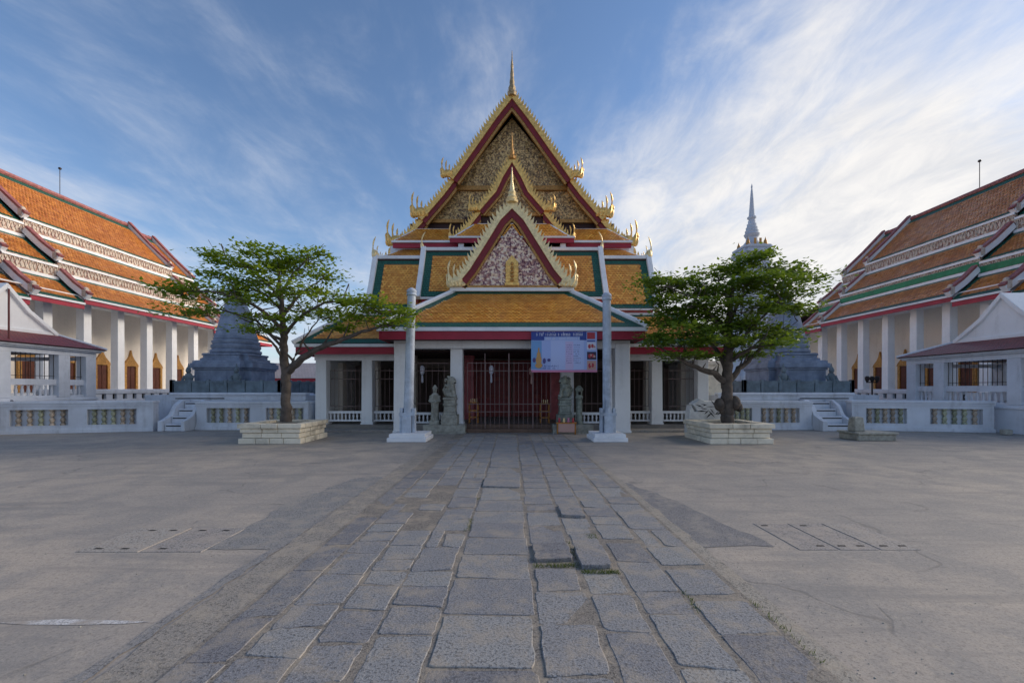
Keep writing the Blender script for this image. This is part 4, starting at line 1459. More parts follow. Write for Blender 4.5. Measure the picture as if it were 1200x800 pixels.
    def boards(y, dz, tiers, face):
        """gable boards that follow every tier at the end of a section"""
        for T in tiers:
            (xa, za), (xb, zb) = T
            s = Vector((xb - xa, zb - za)).normalized()
            n = Vector((-s.y, s.x))
            a, b_ = Vector((xa, za + dz)) - s * 0.10, Vector((xb, zb + dz)) + s * 0.12
            mid_ = a.lerp(b_, 0.5) - n * 0.06
            for far in (False, True):
                f = (lambda p: (sg * (64 - p.x), p.y)) if far else (lambda p: (sg * p.x, p.y))
                ln = [a, mid_, b_]
                w = [f(p - n * 0.06) for p in ln] + [f(p + n * 0.26) for p in ln][::-1]
                r = [f(p + n * 0.261) for p in ln] + [f(p + n * 0.38) for p in ln][::-1]
                MB().xz(w, y - 0.13, y + 0.13).build('gable_board', 'white_trim', H)
                MB().xz(r, y - 0.16, y + 0.12).build('gable_capping', 'rose_tile', H)
            k = MB()
            k.box(sg * (xa - 0.12), sg * (xa + 0.10), y - 0.17, y + 0.16, za + dz + 0.02, za + dz + 0.42)
            k.ball((sg * xa, y, za + dz + 0.46), (0.12, 0.14, 0.14), 8, 6)
            k.build('board_end', 'frieze_cream', H, smooth=True)

    def section(y0, y1, dz, tiers, gcap=True):
        for T, B, lab in ((T1, B1, 1), (T2, B2, 2), (T3, None, 3)):
            if lab not in tiers:
                continue
            slope(T, y0, y1, dz, [0.24, 0.25, 0.24 if lab > 1 else 0.6, 0.25])
            if B:
                band(B, y0, y1, dz, green and lab == 2)
        for far in (False, True):
            f = (lambda q: 64 - q) if far else (lambda q: q)
            bx('fascia', 'crimson', f(24.83), f(24.9), y0, y1, 6.62 + dz, 6.86 + dz)
            bx('eave_trim', 'white_trim', f(24.76), f(24.88), y0, y1, 6.87 + dz, 6.98 + dz)
        if 1 in tiers:
            MB().tube([(sg * 32, y0, 15.26 + dz), (sg * 32, y1, 15.26 + dz)], 0.17, 8).build('ridge_cap', 'rose_tile', H, smooth=True)
    ALL = (1, 2, 3)
    section(a0, a1, 0.0, ALL)
    section(n0, a0 - 0.02, -0.32, ALL)
    section(a1 + 0.02, n1, -0.32, ALL)
    def porch(yo, yi):
        """low hipped porch roof closing an end of the hall"""
        s = 1 if yi > yo else -1
        (xa, za), (xb, zb) = T3
        za, zb = za - 0.62, zb - 0.62
        yk, yi = yo + s * 1.5, yi - s * 0.02
        for far in (False, True):
            f = (lambda q: sg * (64 - q)) if far else (lambda q: sg * q)
            roof(H, [(f(xa), yo, za), (f(xa), yi, za), (f(xb), yi, zb), (f(xb), yk, zb)], [0.24, 0, 0.2, 0.2], 0.14, 'tile_rust', pieces=not far)
            g = (lambda q: 64 - q) if far else (lambda q: q)
            bx('fascia', 'crimson', g(24.83), g(24.9), yo, yi, za - 0.38, za - 0.14)
            bx('eave_trim', 'white_trim', g(24.76), g(24.88), yo, yi, za - 0.13, za - 0.02)
            MB().tube([(f(xa), yo, za + 0.04), (f(xb), yk, zb + 0.04)], 0.12, 8).build('hip_ridge', 'rose_tile', H, smooth=True)
        roof(H, [(sg * xa, yo, za), (sg * (64 - xa), yo, za), (sg * (64 - xb), yk, zb), (sg * xb, yk, zb)], [0.24, 0.2, 0.2, 0.2], 0.14, 'tile_rust')
        zc = zb + 1.1
        roof(H, [(sg * xb, yk, zb), (sg * (64 - xb), yk, zb), (sg * (64 - xb), yi, zc), (sg * xb, yi, zc)], [0, 0.2, 0, 0.2], 0.14, 'tile_rust')
        bx('fascia', 'crimson', 24.9, 39.1, min(yo, yo + s * 0.08), max(yo, yo + s * 0.08), za - 0.38, za - 0.14)
        for x in (28.8, 32.0, 35.2):
            bx('column', 'plaster', x - 0.24, x + 0.24, yo + s * 0.8 - 0.24, yo + s * 0.8 + 0.24, 1.45, za - 0.2)
    porch(e0, n0)
    porch(e1, n1)
    for y, dz in ((a0 + 0.05, 0.0), (a1 - 0.05, 0.0), (n0 + 0.1, -0.32), (n1 - 0.1, -0.32)):
        boards(y, dz, (T1, T2, T3), 1)
    # end gables
    for y in (n0 + 0.35, n1 - 0.35):
        pr = [(26.2, 7.1), (26.5, 7.8), (26.75, 8.55), (28.5, 10.1), (28.75, 11.0), (32, 14.3)]
        MB().xz([(sg * a, b) for a, b in pr] + [(sg * (64 - a), b) for a, b in pr[-2::-1]], y - 0.12, y + 0.12).build('gable_wall', 'plaster_cream', H)
    # lightning rod on the ridge
    yr = 30.2 if sg < 0 else 29.2
    r = MB().tube([(sg * 32, yr, 15.2), (sg * 32, yr, 17.2)], 0.022, 5)
    r.ball((sg * 32, yr, 17.25), (0.10, 0.10, 0.09), 8, 5)
    r.build('lightning_rod', 'iron', H)
    return H


material('shutter_brown', (0.12, 0.035, 0.02), 0.5, vary=0.2, vscale=4)
material('green_panel', (0.02, 0.20, 0.085), 0.5, vary=0.2, vscale=4)
material('frieze_cream', (0.52, 0.44, 0.37), 0.7, vary=0.25, vscale=5)
material('rose_tile', (0.29, 0.10, 0.095), 0.6, vary=0.3, vscale=6, grime=0.4, grime_col=(0.28, 0.16, 0.14))
cols_left = [17.0, 19.25] + [21.47 + 2.22 * i for i in range(10)]
cols_right = [17.1, 19.15] + [21.2 + 2.07 * i for i in range(9)] + [39.9, 42.0]
build_side_hall(-1, 24.8, 35.6, cols_left, 'long white hall with stepped rust orange roofs on the left of the court', False)
build_side_hall(1, 24.1, 34.3, cols_right, 'long white hall with rust orange roofs and a green frieze, right of the court', True)


# ------------------------------------------------------------------ terrace parapets of the side halls
def build_parapet(sg, y0, y1, label):
    T = thing('parapet', label, 'wall', (sg * 22.1, (y0 + y1) / 2, 0), 'pierced parapets below the side halls')
    step = 0.62
    n = int((y1 - y0) / step)
    m = MB().box(sg * 21.98, sg * 22.22, y0, y1, 0, 1.12)
    m.build('parapet_wall', 'plaster_blue', T)
    MB().box(sg * 21.94, sg * 22.26, y0, y1, 1.40, 1.66).build('coping', 'plaster_blue', T, bevel=0.05)
    MB().box(sg * 22.12, sg * 22.2, y0, y1, 1.12, 1.40).build('backing', 'slot', T)
    b = MB().box(-0.11, 0.09, -0.19, 0.19, 1.12, 1.40).build('pier', 'plaster_blue', None)
    b.parent = T
    b.matrix_parent_inverse = Matrix.Translation(-ORIGIN[T.name])
    b.location = (sg * 22.08, y0 + step / 2, 0)
    for i in range(1, n):
        place_copy(b, (sg * 22.08, y0 + (i + 0.5) * step, 0), T)


build_parapet(-1, 19.9, 38, 'low white parapet pierced with small dark holes below the left hall')
build_parapet(1, 20.8, 38, 'low white parapet pierced with small dark holes below the right hall')


# ------------------------------------------------------------------ small red-roofed pavilions
def build_pavilion(sg, yc, hw, ci, dz, label):
    """open pavilion whose front faces the court; ci = half spacing of the two middle columns"""
    P = thing('pavilion', label, 'pavilion', (sg * 20.6, yc, 0), 'small pavilions with red roofs beside the court')

    def bx(name, mat, x0, x1, y0, y1, z0, z1, bevel=0.0):
        return MB().box(sg * x0, sg * x1, y0, y1, z0, z1).build(name, mat, P, bevel=bevel)
    xf, xb = 18.9, 23.4
    y0, y1 = yc - hw, yc + hw
    bx('base_wall', 'plaster_blue', xf, xb, y0, y1, 0, 1.34 + dz)
    bx('base_moulding', 'plaster_blue', xf - 0.05, xb, y0 - 0.05, y1 + 0.05, 1.18 + dz, 1.28 + dz, 0.02)
    cw = 0.23
    ys = [y0 + cw, yc - ci, yc + ci, y1 - cw]
    for x in (xf + 0.22, xb - 0.22):
        for y in ys:
            bx('column', 'plaster_blue', x - 0.22, x + 0.22, y - cw, y + cw, 1.34 + dz, 3.10 + dz, 0.02)
    for y in (y0, y1 - 0.3):
        bx('beam', 'plaster_blue', xf + 0.46, xb - 0.46, y, y + 0.3, 2.95 + dz, 3.10 + dz)
    for (xa, xc) in ((xf, xf + 0.42), (xb - 0.42, xb)):
        bx('beam', 'plaster_blue', xa, xc, y0, y1, 3.101 + dz, 3.30 + dz)
    bx('cornice', 'plaster_blue', xf - 0.12, xb + 0.12, y0 - 0.12, y1 + 0.12, 3.30 + dz, 3.36 + dz, 0.01)
    bx('cornice', 'plaster_blue', xf - 0.20, xb + 0.20, y0 - 0.20, y1 + 0.20, 3.361 + dz, 3.46 + dz, 0.01)
    bx('ceiling', 'brown_stone', xf + 0.45, xb - 0.45, y0 + 0.3, y1 - 0.3, 3.2 + dz, 3.29 + dz)
    # rails with short balusters, window bars above
    bars = MB().box(-0.008, 0.008, -0.008, 0.008, 2.0 + dz, 3.1 + dz).build('bar', 'iron', None)
    bal = MB().lathe([(0.05, 0), (0.035, 0.05), (0.06, 0.18), (0.035, 0.32), (0.05, 0.40)], (0, 0, 1.42 + dz), 8).build('baluster', 'plaster_blue', None, smooth=True)
    first = [True, True]

    def put(o, k, loc):
        c = o if first[k] else o.copy()
        if first[k]:
            first[k] = False
        else:
            COL.objects.link(c)
        c.parent = P
        c.matrix_parent_inverse = Matrix.Translation(-ORIGIN[P.name])
        c.location = loc
    for x, front in ((xf + 0.2, True), (xb - 0.2, False)):
        for ya, yb in zip(ys[:-1], ys[1:]):
            a, b = ya + cw, yb - cw
            bx('rail', 'plaster_blue', x - 0.1, x + 0.1, a, b, 1.84 + dz, 2.08 + dz)
            bx('rail', 'plaster_blue', x - 0.1, x + 0.1, a, b, 1.34 + dz, 1.42 + dz)
            bx('bar_rail', 'iron', x - 0.01, x + 0.01, a, b, 2.2 + dz, 2.22 + dz)
            n = max(2, int((b - a) / 0.2))
            if front:
                for i in range(n):
                    put(bal, 1, (sg * x, a + (i + 0.5) * (b - a) / n, 0))
            n = max(2, int((b - a) / 0.17))
            for i in range(n):
                put(bars, 0, (sg * (x - 0.06), a + (i + 0.5) * (b - a) / n, 0))
    # hipped red skirt and the white gable standing on it
    ze, zt = 3.46 + dz, 4.05 + dz
    A = [(xf - 0.25, y0 - 0.25), (xf - 0.25, y1 + 0.25), (xb + 0.25, y1 + 0.25), (xb + 0.25, y0 - 0.25)]
    gx0, gx1, gh = 20.15, 22.2, 1.95
    B = [(gx0, yc - gh), (gx0, yc + gh), (gx1, yc + gh), (gx1, yc - gh)]
    for i in range(4):
        j = (i + 1) % 4
        roof(P, [(sg * A[i][0], A[i][1], ze), (sg * A[j][0], A[j][1], ze), (sg * B[j][0], B[j][1], zt), (sg * B[i][0], B[i][1], zt)], [0, 0, 0, 0], 0.05, 'tile_maroon')
        m = MB().tube([(sg * A[i][0], A[i][1], ze + 0.02), (sg * B[i][0], B[i][1], zt + 0.02)], 0.06, 6)
        m.build('hip_ridge', 'plaster_blue', P, smooth=True)
    g = 1.75
    za, zb = zt - 0.02, zt + 1.85
    bx('gable_base', 'plaster', gx0 - 0.08, gx1 + 0.08, yc - gh, yc + gh, za - 0.1, za + 0.12, 0.02)
    MB().yz([(yc - g, za + 0.12), (yc + g, za + 0.12), (yc + g * 0.42, za + 0.95), (yc, zb - 0.12), (yc - g * 0.42, za + 0.95)], *sorted((sg * gx0, sg * gx1))).build('gable', 'plaster', P)
    for s_ in (-1, 1):
        ln = [(g + 0.15, za + 0.10), (g * 0.48, za + 0.92), (0, zb)]
        up = [(yc + s_ * a, b) for a, b in ln]
        dn = [(yc + s_ * (a - 0.13), b - 0.10) for a, b in ln]
        dn[-1] = (yc, zb - 0.22)
        MB().yz(up + dn[::-1], *sorted((sg * (gx0 - 0.13), sg * (gx1 + 0.13)))).build('gable_board', 'plaster', P, bevel=0.02)
    return P


build_pavilion(-1, 16.95, 2.45, 1.08, 0.0, 'small open white pavilion with maroon roof and pale gable at the left edge')
build_pavilion(1, 17.5, 2.95, 1.42, -0.27, 'small open bluish white pavilion with maroon roof at the right edge')


# ------------------------------------------------------------------ low walls with ceramic balusters
def build_low_wall(p0, p1, h, panels, label, group, thick=0.42, mat='plaster_blue', side=1, cer=('ceramic_green', 'ceramic_brown')):
    """wall seen from -y; panels = list of (start, end) distances along it, five balusters each"""
    a, b = Vector((p0[0], p0[1], 0)), Vector((p1[0], p1[1], 0))
    L = (b - a).length
    u = (b - a).normalized()
    v = Vector((-u.y, u.x, 0))           # away from the viewer
    if v.y < 0:
        v = -v
    w = Vector((0, 0, 1))
    T = thing('low_wall', label, 'wall', tuple((a + b) / 2), group)
    # solid parts: back, foot, cap zone, piers between recesses
    rec, z0, z1 = 0.17, 0.30, 0.90
    mb = MB()
    mb.obox(a + v * rec, u, v, w, L, thick - rec, h - 0.12)
    mb.build('wall_core', mat, T)
    mb = MB()
    mb.obox(a, u, v, w, L, rec - 0.002, z0)
    mb.obox(a + w * z1, u, v, w, L, rec - 0.002, h - 0.12 - z1)
    s = 0.0
    for q0, q1 in panels + [(L, L)]:
        if q0 - s > 0.01:
            mb.obox(a + u * s + w * (z0 + 0.001), u, v, w, q0 - s, rec - 0.002, z1 - z0 - 0.002)
        s = q1
    mb.build('wall_face', mat, T)
    MB().obox(a - v * 0.06 - u * 0.03 + w * (h - 0.12), u, v, w, L + 0.06, thick + 0.12, 0.12).build('coping', mat, T, bevel=0.03)
    MB().obox(a - v * 0.035 - u * 0.02 + w * (h - 0.19), u, v, w, L + 0.04, 0.034, 0.069).build('moulding', mat, T)
    MB().obox(a - v * 0.05 - u * 0.02, u, v, w, L + 0.04, 0.049, 0.14).build('foot', mat, T, bevel=0.01)
    protos = []
    for cm in cer:
        prof = [(0.085, 0), (0.085, 0.05), (0.05, 0.09), (0.085, 0.20), (0.062, 0.27), (0.04, 0.31), (0.062, 0.35), (0.085, 0.42), (0.05, 0.51), (0.085, 0.55), (0.085, 0.60)]
        protos.append(MB().lathe(prof, (0, 0, 0), 10).mesh('baluster', cm, True))
    for q0, q1 in panels:
        n = 5
        for i in range(n):
            c = a + u * (q0 + (i + 0.62) * (q1 - q0) / (n + 0.25)) + v * 0.085
            o = bpy.data.objects.new('baluster', random.choice(protos))
            COL.objects.link(o)
            adopt(o, T)
            o.location = (c.x, c.y, z0)
        # framing fillet of the recess
        f = MB()
        f.obox(a + u * q0 - v * 0.012 + w * (z0 - 0.03), u, v, w, q1 - q0, 0.011, 0.03)
        f.obox(a + u * q0 - v * 0.012 + w * z1, u, v, w, q1 - q0, 0.011, 0.03)
        f.build('panel_fillet', mat, T)
    return T


g1 = 'low white walls with ceramic balusters round the court'
dirL = Vector((4.6, 1.3)).normalized()
pL = Vector((-14.3, 17.0))


def along(px, p, dr):
    """distance back from p along dr at which the sight line through px meets the wall"""
    k = (px - 600) / 500
    # (p.x - s dr.x) = k (p.y - s dr.y)
    return (p.x - k * p.y) / (dr.x - k * dr.y)


L0 = 7.2
st = pL - dirL * L0
spans = [(11, 80), (102, 160)]
pan = [(max(0.2, L0 - along(a, pL, dirL)), L0 - along(b, pL, dirL)) for a, b in spans]
extra = pan[0][0] - 0.75
pan = [(extra - 1.75, extra)] + pan if extra > 2.1 else pan
build_low_wall(tuple(st), tuple(pL), 1.22, pan, 'low bluish white wall with baluster panels in front of the left pavilion', g1)
dirR = Vector((-4.85, 1.1)).normalized()
pR = Vector((13.9, 17.45))
LR = 4.75
stR = pR - dirR * LR
spr = [(1015, 1063), (1090, 1152)]
panR = sorted([(along(a, pR, dirR), along(b, pR, dirR)) for a, b in spr])
build_low_wall(tuple(pR), tuple(stR), 1.22, panR, 'low bluish white wall with baluster panels in front of the right pavilion', g1)
# inner walls below the stupa terraces
for sg, lab in ((-1, 'low white baluster wall between the white steps and the great hall on the left'), (1, 'low white baluster wall between the white steps and the great hall on the right')):
    if sg < 0:
        build_low_wall((-12.95, 17.5), (-8.35, 17.5), 1.18, [(0.42, 2.2), (2.85, 4.4)], lab, g1, 0.5)
    else:
        build_low_wall((8.35, 17.5), (12.3, 17.5), 1.18, [(0.35, 1.5), (1.85, 3.45)], lab, g1, 0.5)


def build_steps(x0, x1, sg, label):
    T = thing('white_steps', label, 'steps', ((x0 + x1) / 2, 17.6, 0), 'white masonry steps up to the stupa terraces')
    n = 4
    for i in range(n):
        y = 17.0 + i * 0.34
        MB().box(x0 + 0.22, x1 - 0.16, y, 18.38, 0.285 * i + (0.001 if i else 0), 0.285 * (i + 1)).build('tread', 'plaster_blue', T, bevel=0.015)
        MB().box(x0 + 0.26, x1 - 0.20, y - 0.004, y + 0.02, 0.285 * (i + 1) - 0.10, 0.285 * (i + 1) - 0.055).build('tread_shadow', 'slot', T)  # dark strip on the riser paints the shadow under the tread
    for xa, xb, full in ((x0, x0 + 0.2, False), (x1 - 0.15, x1, True)):
        pr = [(16.9, 0), (18.38, 0), (18.38, 1.25), (18.0, 1.22), (17.65, 1.0), (17.42, 0.62), (17.1, 0.46), (16.9, 0.4)]
        MB().yz(pr, xa, xb).build('stringer', 'plaster_blue', T, bevel=0.02)


build_steps(-14.05, -12.98, -1, 'white masonry steps to the left of the inner baluster wall')
build_steps(12.32, 13.6, 1, 'white masonry steps to the right of the inner baluster wall')


# ------------------------------------------------------------------ stupa terraces, railings and stupas
def build_terrace(sg, label):
    T = thing('stupa_terrace', label, 'terrace', (sg * 12, 22, 0), 'terraces that carry the stupas')
    MB().box(sg * 8.9, sg * 14.7, 18.4, 19.4, 0, 1.40).build('terrace_front', 'plaster_blue', T)
    MB().box(sg * 8.9, sg * 16.7, 19.402, 28, 0, 1.40).build('terrace_block', 'plaster_blue', T)
    MB().box(sg * 8.85, sg * 14.75, 18.34, 18.7, 1.402, 1.52).build('coping', 'plaster_blue', T, bevel=0.03)
    MB().box(sg * 8.9, sg * 14.7, 18.36, 18.40, 1.18, 1.24).build('moulding', 'plaster_blue', T)
    MB().box(sg * 12.4, sg * 14.5, 18.37, 18.395, 1.25, 1.29).build('weep_slot', 'slot', T)


build_terrace(-1, 'raised white terrace behind the left baluster wall')
build_terrace(1, 'raised white terrace behind the right baluster wall')


def build_railing(sg, label):
    T = thing('stone_railing', label, 'railing', (sg * 13.2, 19.9, 1.4), 'stone railings round the stupas')
    x0, x1, y0, y1 = 10.77, 15.76, 19.8, 25.2
    def run(pts):
        for (xa, ya), (xb, yb) in zip(pts[:-1], pts[1:]):
            L = math.hypot(xb - xa, yb - ya)
            n = max(1, round(L / 0.85))
            for i in range(n + 1):
                x, y = xa + (xb - xa) * i / n, ya + (yb - ya) * i / n
                MB().box(sg * (x - 0.08), sg * (x + 0.08), y - 0.08, y + 0.08, 1.40, 2.10).build('post', 'teal_stone', T, bevel=0.015)
            for i in range(n):
                f0, f1 = (i + 0.1 / (L / n)) / n, (i + 1 - 0.1 / (L / n)) / n
                px0, py0, px1, py1 = xa + (xb - xa) * f0, ya + (yb - ya) * f0, xa + (xb - xa) * f1, ya + (yb - ya) * f1
                w = 0.045
                if abs(xb - xa) > abs(yb - ya):
                    MB().box(sg * px0, sg * px1, py0 - w, py0 + w, 1.47, 1.95).build('stone_panel', 'teal_stone', T)
                    MB().box(sg * px0, sg * px1, py0 - w - 0.03, py0 + w + 0.03, 1.95, 2.05).build('top_rail', 'teal_stone', T)
                else:
                    MB().box(sg * (px0 - w), sg * (px0 + w), py0, py1, 1.47, 1.95).build('stone_panel', 'teal_stone', T)
                    MB().box(sg * (px0 - w - 0.03), sg * (px0 + w + 0.03), py0, py1, 1.95, 2.05).build('top_rail', 'teal_stone', T)
    run([(x0, y1), (x0, y0), (x1, y0), (x1, y1)])


build_railing(-1, 'dark stone railing in front of the left stupa')
build_railing(1, 'dark stone railing in front of the right stupa')


def build_stupa(x, y, label):
    T = thing('stupa', label, 'stupa', (x, y, 1.4), 'blue grey stone stupas beside the great hall')

    def sq(name, steps, mat='blue_stone'):
        for h, z0, z1 in steps:
            m = MB()
            c = h * 0.24                                  # redented corners
            poly = [(-h + c, -h), (h - c, -h), (h - c, -h + c), (h, -h + c), (h, h - c), (h - c, h - c), (h - c, h), (-h + c, h), (-h + c, h - c), (-h, h - c), (-h, -h + c), (-h + c, -h + c)]
            m.xy([(x + p[0], y + p[1]) for p in poly], z0, z1)
            m.build(name, mat, T, bevel=0.02)
    sq('plinth', [(1.56, 1.4, 1.6), (1.50, 1.6, 1.74), (1.42, 1.74, 2.62), (1.48, 2.62, 2.72), (1.56, 2.72, 2.96), (1.48, 2.96, 3.08)])
    sq('base_tier', [(1.24, 3.08, 3.22), (1.14, 3.22, 3.36), (1.18, 3.36, 3.46)])
    b = MB().lathe([(1.08, 3.46), (1.16, 3.54), (1.16, 3.64), (1.05, 3.70), (1.12, 3.80), (1.12, 3.90), (1.02, 3.96), (1.08, 4.04), (1.08, 4.12), (0.98, 4.18), (1.02, 4.26), (0.95, 4.32)], (x, y, 0), 28)
    b.build('ring_base', 'blue_stone', T, smooth=True)
    b = MB().lathe([(0.97, 4.32), (0.97, 4.38), (0.89, 4.6), (0.905, 4.62), (0.905, 4.68), (0.87, 4.70), (0.80, 5.0), (0.72, 5.4), (0.60, 5.8), (0.47, 6.1), (0.32, 6.28), (0.22, 6.32)], (x, y, 0), 28)
    b.build('bell', 'blue_stone', T, smooth=True)
    b = MB().lathe([(0.28, 6.32), (0.28, 6.50), (0.22, 6.52)], (x, y, 0), 4, True)
    b.build('harmika', 'blue_stone', T)
    pr = []
    r, z = 0.20, 6.52
    for i in range(6):
        pr += [(r, z), (r + 0.03, z + 0.05), (r, z + 0.10)]
        z += 0.12
        r *= 0.86
    pr += [(r, z), (0.015, z + 0.45)]
    MB().lathe(pr, (x, y, 0), 16).build('spire', 'blue_stone', T, smooth=True)
    # four small guardian figures at the corners of the plinth
    for sx in (-1, 1):
        f = MB()
        cx, cy = x + sx * 1.15, y - 1.78
        f.ball((cx, cy, 1.78), (0.16, 0.14, 0.36))
        f.ball((cx, cy, 2.22), (0.19, 0.13, 0.26))
        f.ball((cx, cy - 0.02, 2.56), (0.11, 0.12, 0.14))
        f.tube([(cx - 0.2, cy, 2.3), (cx - 0.22, cy - 0.12, 2.05), (cx - 0.02, cy - 0.2, 2.05)], [0.07, 0.06, 0.05], 6)
        f.tube([(cx + 0.2, cy, 2.3), (cx + 0.22, cy - 0.12, 2.05), (cx + 0.02, cy - 0.2, 2.05)], [0.07, 0.06, 0.05], 6)
        f.lathe([(0.11, 2.66), (0.05, 2.74), (0.02, 2.9)], (cx, cy, 0), 8)
        f.box(cx - 0.22, cx + 0.22, cy - 0.2, cy + 0.16, 1.40, 1.50)
        f.build('corner_figure', 'teal_stone', T, smooth=True)


build_stupa(-14.4, 22.3, 'blue grey stone stupa behind the left tree')
build_stupa(14.2, 22.3, 'blue grey stone stupa behind the right tree')


def build_white_chedi():
    x, y = wx(881, 60), 60.0
    T = thing('white_chedi', 'tall slender white spire rising above the right tree', 'stupa', (x, y, 0))
    k = 0.12
    zz = lambda py: EYE + (455 - py) * k
    def red(name, steps):
        for h, pa, pb in steps:
            h *= k
            m = MB()
            c = h * 0.2
            poly = [(-h + c, -h), (h - c, -h), (h - c, -h + c), (h, -h + c), (h, h - c), (h - c, h - c), (h - c, h), (-h + c, h), (-h + c, h - c), (-h, h - c), (-h, -h + c), (-h + c, -h + c)]
            m.xy([(x + p[0], y + p[1]) for p in poly], zz(pa), zz(pb))
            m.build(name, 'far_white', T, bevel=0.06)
    red('base_tier', [(34, 470, 440), (31, 440, 436), (27, 436, 410), (29, 410, 405), (23, 405, 380), (25, 380, 375), (20, 375, 345), (22, 345, 341), (17.5, 341, 322), (19.5, 322, 318)])
    red('body', [(15, 318, 309), (13, 309, 303), (16, 303, 300), (18, 300, 297), (15.5, 297, 294), (16.5, 294, 291), (12, 291, 289)])
    pr = [(11 * k, zz(289)), (9 * k, zz(286)), (6.5 * k, zz(283)), (6 * k, zz(279)), (7.5 * k, zz(277.5)), (8.5 * k, zz(275)), (7 * k, zz(273.5)), (7.3 * k, zz(271)), (6.2 * k, zz(270)), (6.3 * k, zz(267)), (5.1 * k, zz(266)), (5.2 * k, zz(263)), (4 * k, zz(262)), (4 * k, zz(259)), (3.2 * k, zz(258.4)), (3.4 * k, zz(257.2)), (4.8 * k, zz(256)), (4.9 * k, zz(254.6)), (3.3 * k, zz(253.4))]
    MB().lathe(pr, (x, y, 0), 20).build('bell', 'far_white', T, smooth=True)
    pr = [(3.3 * k, zz(253.4)), (2.9 * k, zz(248)), (2.3 * k, zz(240)), (1.8 * k, zz(232)), (1.2 * k, zz(225)), (0.7 * k, zz(221)), (1.0 * k, zz(219)), (0.2 * k, zz(215.5))]
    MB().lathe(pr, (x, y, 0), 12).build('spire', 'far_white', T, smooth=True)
    for sx, sy in ((-1, -1), (1, -1), (-1, 1), (1, 1)):
        cx, cy = x + sx * 10.0 * k, y + sy * 10.0 * k
        pr = [(2.4 * k, zz(292)), (2.5 * k, zz(289)), (1.8 * k, zz(287)), (1.8 * k, zz(285.5)), (0.9 * k, zz(284)), (0.15 * k, zz(281))]
        MB().lathe(pr, (cx, cy, 0), 10).build('corner_turret', 'gold_dull', T, smooth=True)
    for sx in (-3, 3):
        MB().box(x + sx * k - 1.3 * k, x + sx * k + 1.3 * k, y - 12.6 * k, y - 12.1 * k, zz(290), zz(283)).build('niche', 'gold_dull', T)


build_white_chedi()


# ------------------------------------------------------------------ gallery far behind on the left, wall piece on the right
def build_gallery():
    T = thing('gallery', 'low distant gallery with pale roof and red eave seen between tree trunk and hall', 'building', (-17, 41, 0))
    x0, x1 = -23.6, -9.0
    MB().box(x0, x1, 40.6, 46, 0, 2.35).build('wall', 'interior', T)
    for i in range(9):
        x = x0 + 0.3 + i * (x1 - x0 - 0.6) / 8
        MB().box(x - 0.16, x + 0.16, 40.2, 40.5, 0, 2.4).build('column', 'plaster', T)
    roof(T, [(x0 - 0.4, 39.9, 2.66), (x1 + 0.4, 39.9, 2.66), (x1 + 0.4, 43, 4.25), (x0 - 0.4, 43, 4.25)], [0, 0, 0, 0], 0.1, 'tile_pale')
    roof(T, [(x0 - 0.4, 46.1, 2.66), (x1 + 0.4, 46.1, 2.66), (x1 + 0.4, 43, 4.25), (x0 - 0.4, 43, 4.25)], [0, 0, 0, 0], 0.1, 'tile_pale')
    MB().box(x0 - 0.4, x1 + 0.4, 39.9, 39.98, 2.34, 2.60).build('fascia', 'crimson', T)
    for i in range(8):
        x = x0 + 1.2 + i * (x1 - x0 - 0.6) / 8
        MB().box(x - 0.4, x + 0.4, 40.52, 40.58, 1.2, 2.1).build('window', 'slot', T)


tile_material('tile_pale', (0.46, 0.42, 0.42), (0.40, 0.37, 0.38), (0.28, 0.25, 0.25), 0.3, 0.3, 0.3)
build_gallery()
B = thing('boundary_wall', 'weathered whitewashed wall piece between the great hall corner and the right tree trunk', 'wall', (8.9, 19.4, 0))
MB().box(8.3, 9.7, 19.3, 19.7, 0, 2.75).build('wall_panel', 'whitewash', B, bevel=0.02)
MB().box(8.25, 9.75, 19.25, 19.75, 2.751, 2.95).build('coping', 'whitewash', B, bevel=0.03)

material('green_stone', (0.24, 0.265, 0.23), 0.8, vary=0.3, vscale=6, bump=0.5, bscale=25, grime=0.6, grime_col=(0.05, 0.06, 0.055))
material('cracked_white', (0.74, 0.74, 0.72), 0.85, vary=0.1, vscale=3, bump=0.8, bscale=7, grime=0.45, grime_col=(0.24, 0.24, 0.24))


# ------------------------------------------------------------------ flag posts
def build_flag_post(xb, xt, yb, ztop, xp, label):
    T = thing('flag_post', label, 'post', (xb, yb, 0.25), 'painted flag posts before the porch')
    pts = [(xb, yb, 0.25), (xb + (xt - xb) * 0.5, yb, 0.25 + (ztop - 0.25) * 0.5), (xt, yb, ztop - 0.22)]
    MB().tube(pts, [0.165, 0.150, 0.135], 10).build('shaft', 'old_paint', T, smooth=True)
    m = MB().lathe([(0.135, -0.24), (0.165, -0.22), (0.165, -0.17), (0.14, -0.15), (0.16, -0.12), (0.16, -0.06), (0.12, -0.01), (0.05, 0.03)], (xt, yb, ztop), 14)
    m.build('cap', 'old_paint', T, smooth=True)
    for s in (-1, 1):                                    # two short timbers clamp the foot
        MB().box(xb + s * 0.15, xb + s * 0.255, yb - 0.11, yb + 0.11, 0.25, 1.05).build('clamp_timber', 'old_paint', T, bevel=0.015)
    MB().box(xb - 0.26, xb + 0.26, yb - 0.125, yb - 0.165, 0.80, 0.90).build('clamp_bar', 'old_paint', T)
    MB().box(xb - 0.15, xb + 0.15, yb - 0.20, yb - 0.168, 0.25, 0.80).build('clamp_board', 'old_paint', T, bevel=0.01)


